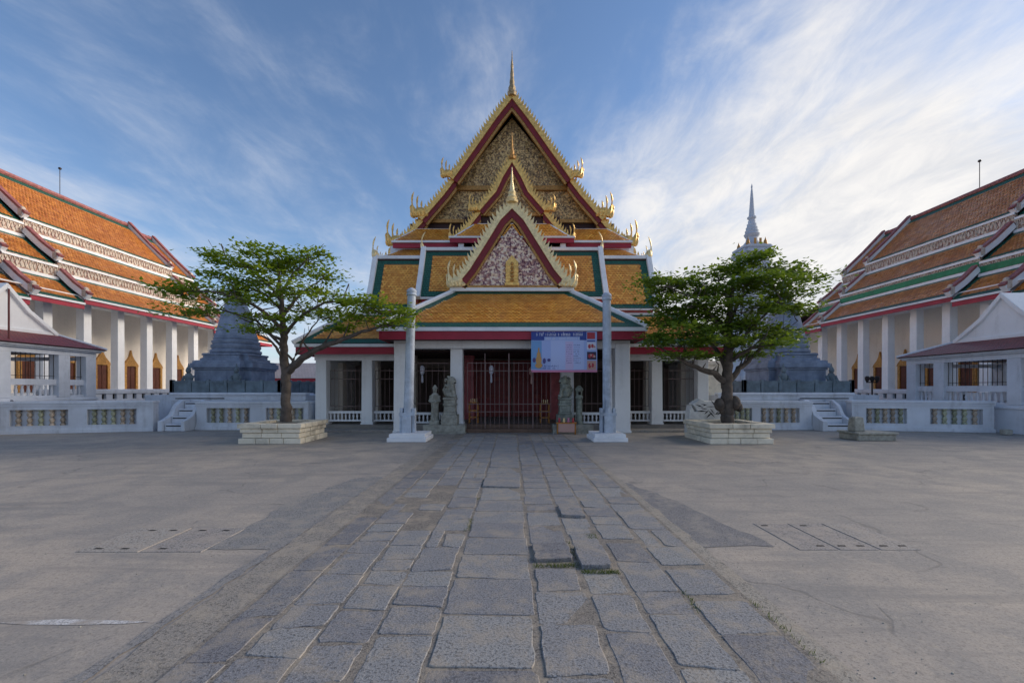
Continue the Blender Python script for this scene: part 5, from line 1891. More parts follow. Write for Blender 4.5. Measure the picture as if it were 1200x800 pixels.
build_flag_post(-3.45, -3.33, 14.15, 5.0, 0, 'weathered bluish white flag post on a plinth left of the entrance')
build_flag_post(3.17, 3.14, 14.15, 4.85, 0, 'weathered bluish white flag post on a plinth right of the entrance')
for x0, x1, lab in ((-3.97, -2.72, 'stepped white plinth under the left flag post'), (2.58, 3.68, 'stepped white plinth under the right flag post')):
    P = thing('plinth', lab, 'plinth', ((x0 + x1) / 2, 14.1, 0), 'white plinths under the flag posts')
    MB().box(x0, x1, 13.5, 14.75, 0, 0.13).build('lower_course', 'white_trim', P, bevel=0.015)
    MB().box(x0 + 0.05, x1 - 0.05, 13.56, 14.7, 0.131, 0.25).build('upper_course', 'white_trim', P, bevel=0.02)


# ------------------------------------------------------------------ printed banner
def flat_mat(name, col, rough=0.45):
    return material(name, col, rough)


flat_mat('print_white', (0.68, 0.69, 0.80)); flat_mat('print_pale', (0.46, 0.54, 0.82)); flat_mat('print_rose', (0.56, 0.48, 0.72)); flat_mat('print_blue', (0.03, 0.065, 0.30)); flat_mat('print_sky', (0.16, 0.34, 0.62))
flat_mat('print_lilac', (0.36, 0.46, 0.78)); flat_mat('print_pink', (0.60, 0.22, 0.36)); flat_mat('print_ink', (0.07, 0.06, 0.22))
flat_mat('print_red', (0.45, 0.05, 0.07)); flat_mat('print_gold', (0.55, 0.30, 0.10)); flat_mat('print_dark', (0.05, 0.03, 0.06)); flat_mat('print_flesh', (0.55, 0.33, 0.28))


def build_banner():
    d = 15.45
    x0, x1, z0, z1 = wx(622.5, d), wx(699.5, d), wz(436, d), wz(388.5, d)
    T = thing('banner', 'blue and lilac printed vinyl banner hung across the porch right of the gate', 'banner', ((x0 + x1) / 2, d, z0))
    Wd, Hh = x1 - x0, z1 - z0
    # slightly billowing sheet; every printed field follows the same surface
    bil = lambda u, v: d + 0.05 * math.sin(u * 5.2 + 0.4) * (0.3 + v) + 0.02 * math.sin(v * 7)

    def sheet(u0, u1, v0, v1, off, nu=None, nv=None):
        nu = nu or max(2, int((u1 - u0) * 30)); nv = nv or max(2, int((v1 - v0) * 16))
        V, F = [], []
        for j in range(nv + 1):
            for i in range(nu + 1):
                u, v = u0 + (u1 - u0) * i / nu, v0 + (v1 - v0) * j / nv
                V.append((x0 + u * Wd, bil(u, v) - off, z1 - v * Hh))
        for j in range(nv):
            for i in range(nu):
                a = j * (nu + 1) + i
                F.append((a, a + nu + 1, a + nu + 2, a + 1))
        return V, F

    def field(name, mat, rects, off):
        m = MB()
        for r in rects:
            m.add(*sheet(*r, off))
        return m.build(name, mat, T, kind='stuff' if name in ('body_text', 'headline', 'subheading', 'contact_text') else None)
    field('sheet', 'print_lilac', [(0, 1, 0, 1)], 0.0)
    field('sky_field', 'print_sky', [(0.0, 0.16, 0.22, 0.92)], 0.003)
    field('pale_field', 'print_pale', [(0.30, 0.80, 0.20, 0.93)], 0.003)
    field('pink_column', 'print_rose', [(0.52, 0.64, 0.24, 0.93)], 0.0045)
    field('header', 'print_blue', [(0.0, 0.84, 0.0, 0.125), (0.0, 0.20, 0.125, 0.21), (0.74, 0.84, 0.125, 0.21)], 0.005)
    field('footer', 'print_pink', [(0.0, 1.0, 0.945, 1.0)], 0.004)
    # the lettering is too small to read in the photograph: unreadable strokes where it stands
    rnd = random.Random(3)

    def strokes(u0, u1, v0, v1, n):
        out = []
        u = u0
        st = (u1 - u0) / n
        for i in range(n):
            if rnd.random() < 0.12:
                continue
            a = u0 + i * st
            w = st * rnd.uniform(0.45, 0.75)
            h0 = v0 + (v1 - v0) * rnd.uniform(0.0, 0.25)
            out.append((a, a + w * 0.35, h0, v1))
            if rnd.random() < 0.7:
                out.append((a + w * 0.65, a + w, h0 + 0.2 * (v1 - v0), v1))
            if rnd.random() < 0.6:
                out.append((a, a + w, h0, h0 + 0.22 * (v1 - v0)))
            if rnd.random() < 0.4:
                out.append((a + w * 0.3, a + w, v0 - 0.30 * (v1 - v0), v0 - 0.14 * (v1 - v0)))
        return out
    field('headline', 'print_white', strokes(0.08, 0.60, 0.03, 0.105, 22) + strokes(0.64, 0.79, 0.03, 0.105, 7), 0.008)
    field('subheading', 'print_white', strokes(0.22, 0.73, 0.145, 0.195, 30), 0.0075)
    field('subheading_band', 'print_lilac', [(0.2, 0.74, 0.128, 0.21)], 0.0045)
    body = []
    for k in range(9):
        v = 0.32 + k * 0.055
        body += strokes(0.53, 0.62, v, v + 0.022, 7) + strokes(0.64, 0.72 + 0.04 * rnd.random(), v, v + 0.022, 6)
    field('body_text', 'print_ink', body, 0.006)
    field('contact_text', 'print_blue', strokes(0.17, 0.42, 0.83, 0.865, 18) + strokes(0.17, 0.42, 0.885, 0.92, 16), 0.006)
    # seated gilded figure and two attendants, plain shapes
    def ell(cu, cv, ru, rv, n=14):
        return [(x0 + (cu + ru * math.cos(6.283 * i / n)) * Wd, z1 - (cv + rv * math.sin(6.283 * i / n)) * Hh) for i in range(n)]

    def blob(name, mat, shapes, off):
        m = MB()
        for cu, cv, ru, rv in shapes:
            y = bil(cu, cv) - off
            m.xz(ell(cu, cv, ru, rv), y - 0.004, y)
        m.build(name, mat, T)
    blob('printed_figure', 'print_gold', [(0.115, 0.46, 0.012, 0.07), (0.115, 0.58, 0.030, 0.09), (0.115, 0.70, 0.045, 0.12), (0.115, 0.83, 0.055, 0.07)], 0.012)
    blob('printed_attendant', 'print_ink', [(0.045, 0.70, 0.024, 0.06), (0.20, 0.72, 0.024, 0.07), (0.27, 0.70, 0.025, 0.04)], 0.010)
    # three photo thumbnails on the right
    for v, h, c in ((0.26, 0.19, 'print_white'), (0.50, 0.19, 'print_dark'), (0.72, 0.22, 'print_flesh')):
        field('photo', c, [(0.845, 0.985, v, v + h)], 0.006)
        blob('photo_subject', 'print_red', [(0.885, v + h * 0.55, 0.022, h * 0.28), (0.93, v + h * 0.5, 0.02, h * 0.25)], 0.012)
        blob('photo_face', 'print_flesh', [(0.905, v + h * 0.42, 0.014, h * 0.14), (0.955, v + h * 0.6, 0.018, h * 0.16)], 0.017)
    field('photo', 'print_red', [(0.85, 0.97, 0.02, 0.18)], 0.007)
    field('photo_heading', 'print_blue', [(0.85, 0.97, 0.22, 0.245)], 0.007)
    for u in (0.01, 0.99):
        MB().tube([(x0 + u * Wd, d - 0.01, z1 - 0.02), (x0 + u * Wd + (0.1 if u > 0.5 else -0.1), 15.75, z1 + 0.05)], 0.006, 5).build('cord', 'iron', T)
        MB().tube([(x0 + u * Wd, d - 0.01, z0 + 0.02), (x0 + u * Wd + (0.12 if u > 0.5 else -0.12), 16.45, z0 - 0.3)], 0.006, 5).build('cord', 'iron', T)


build_banner()


# ------------------------------------------------------------------ stone lions and guardian figures
def build_lion(x, y, label, face, mat='grey_stone', zb=0.33):
    T = thing('stone_lion', label, 'statue', (x, y, zb), 'stone lions before the gate')
    # stepped pedestal
    for n_, w, a, b in (('pedestal_base', 0.31, 0.0, 0.38), ('pedestal_step', 0.24, 0.38, 0.48), ('pedestal_neck', 0.22, 0.48, 0.72), ('pedestal_step', 0.25, 0.72, 0.80), ('pedestal_neck', 0.22, 0.80, 0.94), ('pedestal_top', 0.25, 0.94, 1.03)):
        m = MB().box(x - w, x + w, y - w, y + w, zb + a + 0.001, zb + b)
        m.build(n_, mat, T, bevel=0.02)
    z = zb + 1.02
    m = MB()
    f = face                                             # -1 looks left, +1 right
    m.ball((x - f * 0.06, y + 0.02, z + 0.20), (0.19, 0.17, 0.22), 14, 10)         # haunches
    m.ball((x + f * 0.02, y - 0.02, z + 0.38), (0.165, 0.165, 0.24), 14, 10)       # chest
    m.ball((x + f * 0.06, y - 0.05, z + 0.64), (0.165, 0.16, 0.155), 14, 10)       # head
    m.ball((x + f * 0.16, y - 0.12, z + 0.615), (0.09, 0.085, 0.07), 10, 8)        # muzzle
    m.ball((x + f * 0.145, y - 0.11, z + 0.525), (0.07, 0.065, 0.03), 10, 8)       # jaw
    for s in (-1, 1):
        m.tube([(x + f * 0.10 + s * 0.03, y - 0.10 + s * 0.10, z + 0.36), (x + f * 0.17, y - 0.12 + s * 0.11, z + 0.18), (x + f * 0.16, y - 0.13 + s * 0.11, z + 0.04)], [0.075, 0.055, 0.05], 8)
        m.ball((x + f * 0.20, y - 0.14 + s * 0.11, z + 0.04), (0.075, 0.06, 0.045), 8, 6)
        m.ball((x - f * 0.02, y + s * 0.16, z + 0.13), (0.14, 0.08, 0.12), 10, 8)
        m.ball((x + f * 0.10, y - 0.03 + s * 0.15, z + 0.06), (0.11, 0.06, 0.05), 8, 6)
        m.ball((x + f * 0.02, y - 0.04 + s * 0.15, z + 0.76), (0.045, 0.03, 0.055), 8, 6)   # ears
        m.ball((x + f * 0.14, y - 0.10 + s * 0.075, z + 0.675), (0.032, 0.032, 0.028), 8, 6)  # brows
    rr = random.Random(5)
    for i in range(34):                                  # curled mane
        a = rr.uniform(0, 6.28)
        zz = z + rr.uniform(0.40, 0.80)
        q = 0.165 if zz < z + 0.72 else 0.11
        cx, cy = x - f * 0.02 + math.cos(a) * q, y + 0.0 + math.sin(a) * q
        if math.cos(a) * f > 0.45 and zz > z + 0.5:
            continue
        m.ball((cx, cy, zz), (0.05, 0.05, 0.05), 7, 5)
    m.tube([(x - f * 0.2, y + 0.05, z + 0.08), (x - f * 0.27, y + 0.08, z + 0.3), (x - f * 0.2, y + 0.06, z + 0.48)], [0.05, 0.06, 0.035], 7)
    remesh(m, 'lion_body', mat, T, 0.016, 1)
    # ball under the paw and the hollow of the mouth
    MB().ball((x + f * 0.22, y - 0.23, z + 0.07), (0.07, 0.07, 0.07), 12, 8).build('ball', mat, T, smooth=True)
    MB().ball((x + f * 0.205, y - 0.165, z + 0.562), (0.05, 0.045, 0.020), 10, 6).build('mouth', 'slot', T, smooth=True)
    return T


build_lion(-2.36, 16.32, 'grey stone lion on a stepped pedestal left of the gate', 1)
build_lion(2.02, 16.32, 'greenish stone lion on a pedestal below the banner right of the gate', -1, 'green_stone')


def build_guardian():
    x, y, z = -2.95, 16.34, 0.33
    T = thing('guardian_statue', 'slim grey stone guardian figure left of the stone lion', 'statue', (x, y, z))
    MB().box(x - 0.19, x + 0.19, y - 0.17, y + 0.17, z + 0.001, z + 0.16).build('pedestal', 'grey_stone', T, bevel=0.02)
    m = MB()
    zz = z + 0.15
    m.lathe([(0.17, 0), (0.155, 0.2), (0.14, 0.45), (0.15, 0.62), (0.175, 0.80), (0.165, 0.95), (0.08, 1.05)], (x, y, zz), 14)
    m.ball((x, y - 0.01, zz + 1.15), (0.085, 0.095, 0.11), 12, 8)
    m.ball((x, y - 0.10, zz + 1.13), (0.02, 0.025, 0.03), 8, 6)
    m.lathe([(0.10, 1.20), (0.11, 1.24), (0.06, 1.30), (0.03, 1.36)], (x, y, zz), 10)
    for s in (-1, 1):
        m.tube([(x + s * 0.16, y, zz + 0.94), (x + s * 0.20, y - 0.03, zz + 0.74), (x + s * 0.04, y - 0.16, zz + 0.70)], [0.06, 0.055, 0.045], 8)
    m.tube([(x, y - 0.18, zz + 0.0), (x, y - 0.18, zz + 0.74)], [0.025, 0.03], 6)
    remesh(m, 'robed_figure', 'grey_stone', T, 0.016, 2)


build_guardian()


def build_stone_post():
    x, y, z = 2.58, 16.4, 0.33
    T = thing('carved_post', 'slender carved stone post between the right lion and the right flag post', 'post', (x, y, z))
    MB().lathe([(0.15, 0), (0.15, 0.10), (0.125, 0.14), (0.12, 0.95)], (x, y, z), 8).build('shaft', 'green_stone', T)
    MB().lathe([(0.12, 0.95), (0.15, 1.0), (0.15, 1.06), (0.12, 1.10), (0.13, 1.28), (0.155, 1.30), (0.155, 1.36), (0.10, 1.42), (0.05, 1.48)], (x, y, z), 8).build('lantern_head', 'green_stone', T)
    MB().box(x - 0.05, x + 0.05, y - 0.135, y - 0.115, z + 1.12, z + 1.25).build('light_hole', 'slot', T)


build_stone_post()


def build_candle_stand(x, y, z, w, dpt, h, label):
    T = thing('candle_stand', label, 'stand', (x, y, z), 'offering stands inside the gate')
    for sx in (-1, 1):
        for sy in (-1, 1):
            MB().box(x + sx * w - 0.02, x + sx * w + 0.02, y + sy * dpt - 0.02, y + sy * dpt + 0.02, z, z + h).build('leg', 'orange_wood', T)
    for zz in (0.3, 0.62, 1.0):
        MB().box(x - w - 0.02, x + w + 0.02, y - dpt - 0.02, y + dpt + 0.02, z + h * zz - 0.05, z + h * zz - 0.001).build('shelf', 'orange_wood', T)
    for i in range(4):
        MB().lathe([(0.015, 0), (0.018, 0.12 + 0.02 * (i % 2))], (x - w * 0.7 + i * w * 0.47, y, z + h), 6).build('candle', 'gold_pale', T)


build_candle_stand(-1.55, 17.3, 0.31, 0.17, 0.15, 0.85, 'orange wooden candle stand inside the gate beside the left column')
build_candle_stand(1.32, 17.3, 0.31, 0.17, 0.15, 0.80, 'orange wooden candle stand inside the gate beside the right column')


def build_altar_table():
    x, y, z = 2.0, 16.08, 0.33
    T = thing('altar_table', 'small pale altar table with red and orange trim under the right lion', 'table', (x, y, z))
    x0, x1 = 1.64, 2.4
    MB().box(x0, x1, 15.78, 15.96, 0.40, 0.44).build('table_top', 'orange_wood', T)
    for xx in (x0 + 0.03, x1 - 0.07):
        for yy in (15.79, 15.92):
            MB().box(xx, xx + 0.04, yy, yy + 0.04, 0.0, 0.399).build('leg', 'orange_wood', T)
    MB().box(x0 + 0.08, x1 - 0.08, 15.80, 15.82, 0.08, 0.399).build('cloth', 'print_flesh', T)
    for i, mt in enumerate(('print_red', 'gold_pale', 'print_pink', 'print_red')):
        MB().lathe([(0.035, 0), (0.05, 0.05), (0.03, 0.09), (0.045, 0.16)], (x0 + 0.12 + i * 0.17, 15.87, 0.44), 8).build('offering_bowl', mt, T, smooth=True)


build_altar_table()


def build_lantern(x, y, z, label, mat='print_white'):
    T = thing('hanging_lantern', label, 'lantern', (x, y, z), 'lanterns hanging inside the porch')
    MB().tube([(x, y, z + 0.28), (x, y, 3.53)], 0.006, 5).build('chain', 'iron', T)
    MB().lathe([(0.03, -0.10), (0.09, 0.0), (0.10, 0.2), (0.06, 0.27), (0.02, 0.30)], (x, y, z), 8).build('lamp_body', mat, T)
    MB().lathe([(0.02, -0.42), (0.045, -0.38), (0.035, -0.12), (0.01, -0.10)], (x, y, z), 8).build('tassel', mat, T)


build_lantern(-0.85, 17.5, 2.35, 'white hanging lantern with tassel inside the gate, left of the gate post')
build_lantern(0.80, 17.5, 2.30, 'reddish hanging lantern with tassel inside the gate beside the banner', 'print_flesh')
build_lantern(-3.7, 17.6, 2.35, 'white hanging lantern behind the left flag post')


# ------------------------------------------------------------------ tree planters
def build_planter(xc, yc, hw, label):
    T = thing('stone_planter', label, 'planter', (xc, yc, 0), 'square whitewashed planters round the trees')
    rr = random.Random(int(abs(xc) * 10))
    courses = [(hw + 0.02, 0.0, 0.17, 4), (hw - 0.05, 0.178, 0.33, 3), (hw - 0.01, 0.338, 0.47, 3), (hw + 0.045, 0.478, 0.62, 3)]
    tk = 0.30
    for h, z0, z1, n in courses:
        for side in range(4):
            L = 2 * h - (tk * 2 if side % 2 else 0)
            cuts = [0] + sorted([(i + rr.uniform(-0.15, 0.15)) / n for i in range(1, n)]) + [1]
            for a, b in zip(cuts[:-1], cuts[1:]):
                s0, s1 = -L / 2 + a * L + 0.007, -L / 2 + b * L - 0.007
                o = rr.uniform(-0.012, 0.012)
                if side == 0:
                    q = (xc + s0, xc + s1, yc - h + o, yc - h + tk)
                elif side == 2:
                    q = (xc + s0, xc + s1, yc + h - tk, yc + h + o)
                elif side == 1:
                    q = (xc + h - tk, xc + h + o, yc + s0, yc + s1)
                else:
                    q = (xc - h + o, xc - h + tk, yc + s0, yc + s1)
                MB().box(q[0], q[1], q[2], q[3], z0, z1 - 0.004).build('stone_block', 'whitewash', T, bevel=0.014)
    MB().box(xc - hw + tk - 0.02, xc + hw - tk + 0.02, yc - hw + tk - 0.02, yc + hw - tk + 0.02, 0, 0.54).build('soil', 'soil', T)


build_planter(-7.43, 14.02, 0.94, 'whitewashed stone planter under the left tree')
build_planter(7.02, 14.0, 0.96, 'whitewashed stone planter under the right tree')


# ------------------------------------------------------------------ trees
def pt(px, py, d):
    return Vector((wx(px, d), d, wz(py, d)))


def build_tree(label, x, y, trunk, limbs, pads, leafmat, leaves, seed, twigs):
    rr = random.Random(seed)
    T = thing('shade_tree', label, 'tree', (x, y, 0.5), 'shade trees in the stone planters')
    P = [Vector(p) for p, r in trunk]
    m = MB()

    def wob(pts, rad, n, amp):
        """subdivide and roughen a limb"""
        o, r = [], []
        for i in range(len(pts) - 1):
            for k in range(4):
                t = k / 4
                q = pts[i].lerp(pts[i + 1], t)
                o.append(q + Vector((rr.uniform(-amp, amp), rr.uniform(-amp, amp), rr.uniform(-amp, amp) * 0.5)))
                r.append((rad[i] + (rad[i + 1] - rad[i]) * t) * rr.uniform(0.93, 1.07))
        o.append(pts[-1]); r.append(rad[-1])
        o[0] = pts[0]
        return o, r
    a, b = wob(P, [r for p, r in trunk], 10, 0.02)
    m.tube(a, b, 10)
    m.build('trunk', 'bark', T, smooth=True)
    ends = []
    for lb in limbs:
        m = MB()
        pts = [Vector(p) for p, r in lb]
        a, b = wob(pts, [r for p, r in lb], 7, 0.03)
        m.tube(a, b, 7)
        # side shoots
        for k in range(3, len(a) - 1, 2):
            dv = Vector((rr.uniform(-1, 1), rr.uniform(-1, 1), rr.uniform(0.1, 0.8))).normalized()
            L = rr.uniform(0.3, 0.9)
            q = [a[k], a[k] + dv * L * 0.5 + Vector((0, 0, 0.04)), a[k] + dv * L + Vector((0, 0, 0.14))]
            m.tube(q, [b[k] * 0.45, b[k] * 0.3, 0.008], 5)
            ends.append(q[-1])
        m.build('limb', 'bark', T, smooth=True)
        ends.append(a[-1])
    # crown: leaves gathered in flat sprays
    V, F, tint = [], [], []

    def leaf(c, s, up):
        ang = rr.uniform(0, 6.283)
        tilt = rr.gauss(0, 0.38)
        u = Vector((math.cos(ang), math.sin(ang), math.sin(tilt) * 0.8)).normalized()
        w = u.cross(Vector((rr.gauss(0, 0.3), rr.gauss(0, 0.3), 1))).normalized()
        n = u.cross(w)
        l, k = s, s * 0.30
        o = len(V)
        V.extend([c, c + u * l * 0.5 + w * k + n * k * 0.25, c + u * l - n * l * 0.12, c + u * l * 0.5 - w * k + n * k * 0.25])
        F.append((o, o + 1, o + 2)); F.append((o, o + 2, o + 3))
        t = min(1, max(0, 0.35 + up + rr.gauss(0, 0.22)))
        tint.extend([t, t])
    tw = MB()
    for px_, py_, rx, ry, dd in pads:
        d = y + dd
        c = pt(px_, py_, d)
        R1, R2 = rx * d / 500, max(ry * d / 500, 0.10)
        RD = min(R1, 1.1) * 0.9
        hub = c - Vector((0, 0, R2 * 0.7))
        near = min(ends, key=lambda e: (e - c).length)
        midp = near.lerp(hub, 0.55) + Vector((0, 0, -0.06))
        tw.tube([near, midp, hub], [0.022, 0.016, 0.010], 5)
        sprays = max(5, int(9 * R1 / 0.9))
        for _ in range(sprays):
            r, an = math.sqrt(rr.random()), rr.uniform(0, 6.283)
            sc = c + Vector((R1 * r * math.cos(an), RD * r * math.sin(an), R2 * rr.uniform(-0.9, 0.9) * (1 - 0.45 * r)))
            tw.tube([hub, hub.lerp(sc, 0.6) + Vector((0, 0, -0.02)), sc], [0.010, 0.007, 0.004], 4, cap=False)
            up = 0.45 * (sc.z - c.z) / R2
            k = int(leaves * rr.uniform(0.6, 1.3))
            sr = rr.uniform(0.16, 0.34)
            for _ in range(k):
                q = sc + Vector((rr.gauss(0, sr), rr.gauss(0, sr), rr.gauss(0, sr * 0.22)))
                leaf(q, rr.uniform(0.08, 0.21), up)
    for a_, b_ in twigs:
        tw.tube([a_, a_.lerp(b_, 0.5) + Vector((0.03, 0, 0.05)), b_], [0.012, 0.008, 0.004], 4)
    cr = MB()
    cr.v = [tuple(p) for p in V]
    me = bpy.data.meshes.new('crown')
    me.from_pydata(cr.v, [], F)
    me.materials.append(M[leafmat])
    at = me.attributes.new('tint', 'FLOAT', 'FACE')
    at.data.foreach_set('value', tint)
    o = bpy.data.objects.new('crown', me)
    COL.objects.link(o)
    adopt(o, T)
    tw.build('twigs', 'bark', T, kind='stuff')
    return T


d0 = 14.02
q = lambda a, b, dd=0.0: tuple(pt(a, b, d0 + dd))
trunk = [(q(335, 494), 0.19), (q(335.5, 478), 0.16), (q(335, 455), 0.145), (q(334.5, 437), 0.155), (q(333, 415), 0.13), (q(332.5, 395), 0.115), (q(331, 372), 0.09), (q(329, 350), 0.07), (q(327, 325), 0.045), (q(326, 305), 0.02)]
limbs = [
    [(q(337, 436), 0.12), (q(350, 423, -.2), 0.11), (q(370, 410, -.45), 0.09), (q(395, 400, -.7), 0.075), (q(425, 389, -.9), 0.05), (q(455, 380, -1.0), 0.02)],
    [(q(340, 432), 0.05), (q(350, 410, .2), 0.04), (q(357, 395, .4), 0.03), (q(375, 372, .7), 0.015)],
    [(q(333, 425), 0.05), (q(324, 407, -.3), 0.04), (q(316, 398, -.6), 0.03), (q(300, 390, -.9), 0.015)],
    [(q(333, 400), 0.06), (q(318, 393, .3), 0.04), (q(300, 380, .6), 0.03), (q(280, 372, .9), 0.015)],
    [(q(332, 388), 0.07), (q(312, 368, -.4), 0.055), (q(285, 350, -.8), 0.04), (q(250, 342, -1.0), 0.03), (q(215, 340, -1.1), 0.012)],
    [(q(331, 372), 0.06), (q(345, 352, .3), 0.045), (q(365, 335, .6), 0.03), (q(385, 322, .9), 0.012)],
    [(q(329, 352), 0.05), (q(310, 328, .3), 0.04), (q(285, 310, .5), 0.025), (q(248, 298, .5), 0.010)],
    [(q(328, 345), 0.05), (q(345, 320, -.3), 0.035), (q(360, 303, -.5), 0.015)],
    [(q(332, 395), 0.06), (q(350, 372, -.4), 0.05), (q(380, 355, -.7), 0.035), (q(420, 350, -.9), 0.015)],
    [(q(331, 365), 0.05), (q(312, 345, .6), 0.04), (q(270, 330, .9), 0.02)],
    [(q(334, 410), 0.05), (q(300, 375, .9), 0.04), (q(255, 362, 1.3), 0.025), (q(215, 366, 1.4), 0.012)],
]
pads = [(243, 297, 16, 5, .5), (268, 303, 28, 7, .4), (300, 310, 34, 9, 0), (330, 299, 32, 9, -.4), (362, 303, 30, 8, .3), (345, 318, 36, 8, .6), (312, 325, 30, 8, -.7), (378, 322, 24, 7, -.3), (285, 330, 30, 8, .7),
        (255, 322, 16, 5, .2), (230, 338, 32, 6, -.9), (258, 345, 30, 7, .2), (212, 342, 18, 5, -1.1), (218, 364, 24, 9, 1.3), (244, 366, 18, 7, 1.1), (310, 345, 34, 8, .9), (290, 352, 24, 7, -.8), (345, 341, 28, 7, -.9), (382, 340, 22, 6, .8),
        (398, 350, 34, 8, -.6), (425, 356, 38, 8, -.9), (448, 362, 26, 9, -.4), (455, 378, 24, 6, -1.0), (418, 370, 34, 8, -.5), (385, 368, 28, 7, .4), (360, 362, 24, 6, .9), (325, 372, 22, 5, -.8), (296, 372, 18, 5, .5), (300, 384, 18, 4, -.8),
        (275, 340, 22, 7, .1), (330, 312, 24, 7, .8), (300, 296, 20, 5, -.2), (392, 384, 20, 4, -.6), (318, 385, 14, 4, .6), (470, 368, 14, 5, -.6)]
tw = [(Vector(q(345, 312)), Vector(q(349, 290))), (Vector(q(365, 305)), Vector(q(391, 296))), (Vector(q(320, 300)), Vector(q(314, 288))), (Vector(q(372, 300)), Vector(q(380, 288)))]
build_tree('open light green tree in the left planter, its lower limb reaching towards the great hall', -7.43, d0, trunk, limbs, pads, 'leaf_light', 47, 11, tw)

d0 = 14.0
trunk = [(q(853, 496), 0.22), (q(852, 486), 0.20), (q(852, 476), 0.205), (q(852, 462), 0.175), (q(852, 450), 0.175), (q(852, 438), 0.165), (q(853, 420), 0.15), (q(853, 400), 0.13), (q(854, 380), 0.11), (q(856, 355), 0.08), (q(860, 325), 0.04)]
limbs = [
    [(q(850, 447), 0.12), (q(836, 437, -.2), 0.10), (q(818, 431, -.5), 0.07), (q(795, 420, -.8), 0.045), (q(770, 405, -1.0), 0.015)],
    [(q(855, 446), 0.11), (q(866, 432, .2), 0.09), (q(880, 420, .4), 0.07), (q(900, 400, .6), 0.05), (q(925, 380, .8), 0.015)],
    [(q(852, 432), 0.09), (q(843, 415, .3), 0.07), (q(832, 400, .6), 0.05), (q(808, 370, .8), 0.02)],
    [(q(853, 415), 0.08), (q(868, 398, -.3), 0.06), (q(890, 375, -.6), 0.04), (q(915, 350, -.8), 0.015)],
    [(q(853, 400), 0.08), (q(838, 375, -.4), 0.06), (q(815, 350, -.7), 0.04), (q(780, 335, -.9), 0.015)],
    [(q(855, 375), 0.07), (q(872, 345, .4), 0.05), (q(900, 322, .6), 0.03), (q(940, 318, .7), 0.012)],
    [(q(856, 360), 0.06), (q(845, 335, .4), 0.04), (q(838, 320, .5), 0.015)],
    [(q(854, 388), 0.07), (q(836, 370, .8), 0.05), (q(800, 362, 1.1), 0.02)],
    [(q(852, 425), 0.07), (q(880, 408, -.8), 0.05), (q(910, 402, -1.1), 0.02)],
]
pads = [(772, 331, 20, 6, -.8), (798, 328, 30, 8, -.4), (792, 343, 32, 8, .6), (772, 352, 14, 7, .1), (786, 363, 28, 8, .9), (776, 378, 16, 6, -.3), (808, 355, 28, 8, -.9), (800, 374, 36, 7, .2), (802, 388, 38, 7, -.9), (792, 402, 26, 5, -.9), (806, 416, 34, 4, -.8),
        (832, 364, 28, 9, .5), (846, 321, 24, 7, .3), (866, 313, 32, 8, .6), (898, 309, 34, 8, 0), (928, 315, 26, 8, .5), (946, 326, 16, 7, .2), (872, 328, 40, 9, -.6), (906, 326, 36, 9, -.8), (856, 343, 36, 10, .8), (900, 343, 40, 10, .4), (932, 345, 22, 9, -.3),
        (838, 342, 22, 8, -.5), (868, 360, 44, 10, -.9), (906, 362, 40, 10, .9), (930, 362, 18, 8, .2), (850, 378, 42, 9, .9), (892, 380, 42, 9, -.4), (922, 384, 24, 7, .6), (868, 396, 44, 7, .5), (838, 402, 32, 6, -.8), (888, 402, 34, 6, -1.0), (912, 396, 22, 6, .3), (826, 385, 26, 7, -.2),
        (880, 415, 24, 4, .7), (838, 417, 22, 3, .6), (816, 336, 16, 6, .2), (880, 300, 18, 4, .2), (770, 395, 10, 3, -.9), (770, 343, 10, 4, .5)]
tw = [(Vector(q(795, 325)), Vector(q(779, 317))), (Vector(q(800, 322)), Vector(q(804, 318))), (Vector(q(940, 318)), Vector(q(961, 321)))]
tr = build_tree('dense dark green tree in the right planter', 7.02, d0, trunk, limbs, pads, 'leaf_dark', 66, 23, tw)
m = MB()
for a, b, s in ((843, 474, 0.20), (861, 472, 0.22), (866, 477, 0.14), (846, 480, 0.12)):
    m.ball(q(a, b, -0.02), (s * 0.75, s, s * 1.1), 10, 8)
m.build('burl', 'bark', tr, smooth=True)


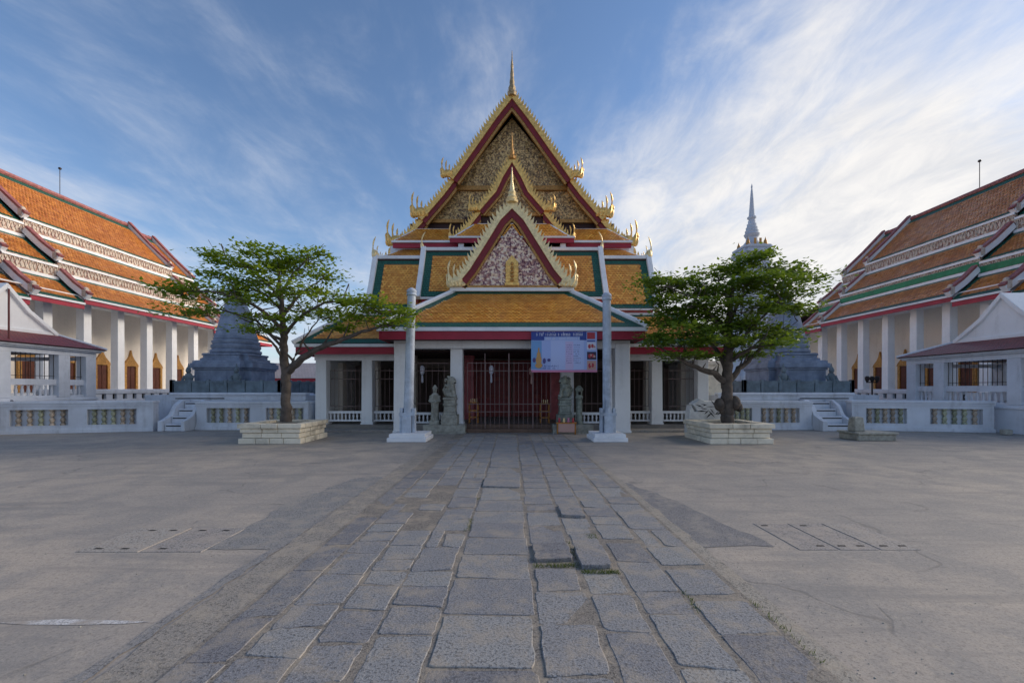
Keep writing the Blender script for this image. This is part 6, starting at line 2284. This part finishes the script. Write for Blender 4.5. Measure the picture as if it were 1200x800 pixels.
# ------------------------------------------------------------------ small things
def build_marker_stone():
    d = 15.35
    T = thing('marker_stone', 'white painted rough stone with dark cracks behind the right planter', 'stone', (wx(827, d), d, 0))
    out = [(805, 507), (805, 482), (809, 473), (812, 481), (817, 481), (810, 474), (818, 469), (832, 471), (845, 472), (847, 482), (847, 507)]
    out = [(804, 508), (805, 485), (807, 474), (811, 482), (815, 481), (809, 473), (818, 467), (824, 470), (836, 469), (846, 472), (848, 484), (848, 508)]
    m = MB()
    m.xz([(wx(a, d), max(0, wz(b, d))) for a, b in out], d - 0.22, d + 0.2)
    m.build('stone_body', 'cracked_white', T, bevel=0.025)
    rr = random.Random(4)
    c = MB()
    for i in range(16):
        a, b = rr.uniform(815, 842), rr.uniform(472, 486)
        x, z = wx(a, d), wz(b, d)
        L, w = rr.uniform(0.07, 0.20), rr.uniform(0.012, 0.028)
        an = rr.choice((0.1, -0.2, 0.9, -0.8, 0.0)) + rr.uniform(-0.2, 0.2)
        ux, uz = math.cos(an), math.sin(an)
        c.xz([(x - ux * L, z - uz * L), (x - uz * w, z + ux * w), (x + ux * L, z + uz * L), (x + uz * w, z - ux * w)], d - 0.226, d - 0.219)
    c.build('painted_marks', 'slot', T)


build_marker_stone()

P = thing('stone_pedestal', 'low grey stone base with a short stub standing alone on the right of the court', 'stone', (wx(1018, 14.2), 14.2, 0))
xc = wx(1018, 14.2)
MB().box(xc - 0.62, xc + 0.62, 13.85, 14.7, 0, 0.20).build('base_slab', 'grey_stone', P, bevel=0.03)
MB().box(xc - 0.66, xc + 0.66, 13.80, 14.75, 0.201, 0.27).build('top_slab', 'grey_stone', P, bevel=0.02)
MB().lathe([(0.17, 0.27), (0.16, 0.5), (0.14, 0.74), (0.06, 0.76)], (xc - 0.38, 14.25, 0), 4, True).build('stub', 'grey_stone', P, bevel=0.03)

P = thing('stone_block', 'small rough stone lying at the foot of the right pavilion', 'stone', (wx(1181, 15.6), 15.6, 0))
m = MB().box(wx(1176, 15.6), wx(1184, 15.6), 15.5, 15.75, 0, 0.21)
m.build('block', 'grey_stone', P, bevel=0.04)

P = thing('thin_pole', 'thin dark red pole standing on the low wall at the left edge', 'pole', (-18.3, 15.7, 1.2))
xb = wx(5.5, 15.95)
MB().tube([(xb, 16.08, 1.22), (xb, 16.08, 5.45)], 0.03, 7).build('shaft', 'rust_red', P)
MB().lathe([(0.14, 0), (0.12, 0.05), (0.05, 0.08)], (xb, 16.08, 1.215), 10).build('foot', 'iron', P)
MB().box(xb - 0.05, xb + 0.05, 16.03, 16.13, 3.20, 3.35).build('bracket', 'rust_red', P)

P = thing('lamp_stand', 'small black lamp stand before the columns of the right hall', 'lamp', (wx(1022, 24.2), 24.2, 1.45))
xb = wx(1022, 24.2)
MB().tube([(xb, 24.2, 0.0), (xb, 24.2, 2.1)], 0.04, 6).build('post', 'iron', P)
MB().box(xb - 0.32, xb + 0.32, 24.17, 24.23, 2.02, 2.08).build('arm', 'iron', P)
for s in (-0.28, 0, 0.28):
    MB().lathe([(0.05, 0), (0.11, 0.1), (0.12, 0.26), (0.05, 0.32)], (xb + s, 24.2, 2.08), 8).build('lamp_head', 'iron', P)
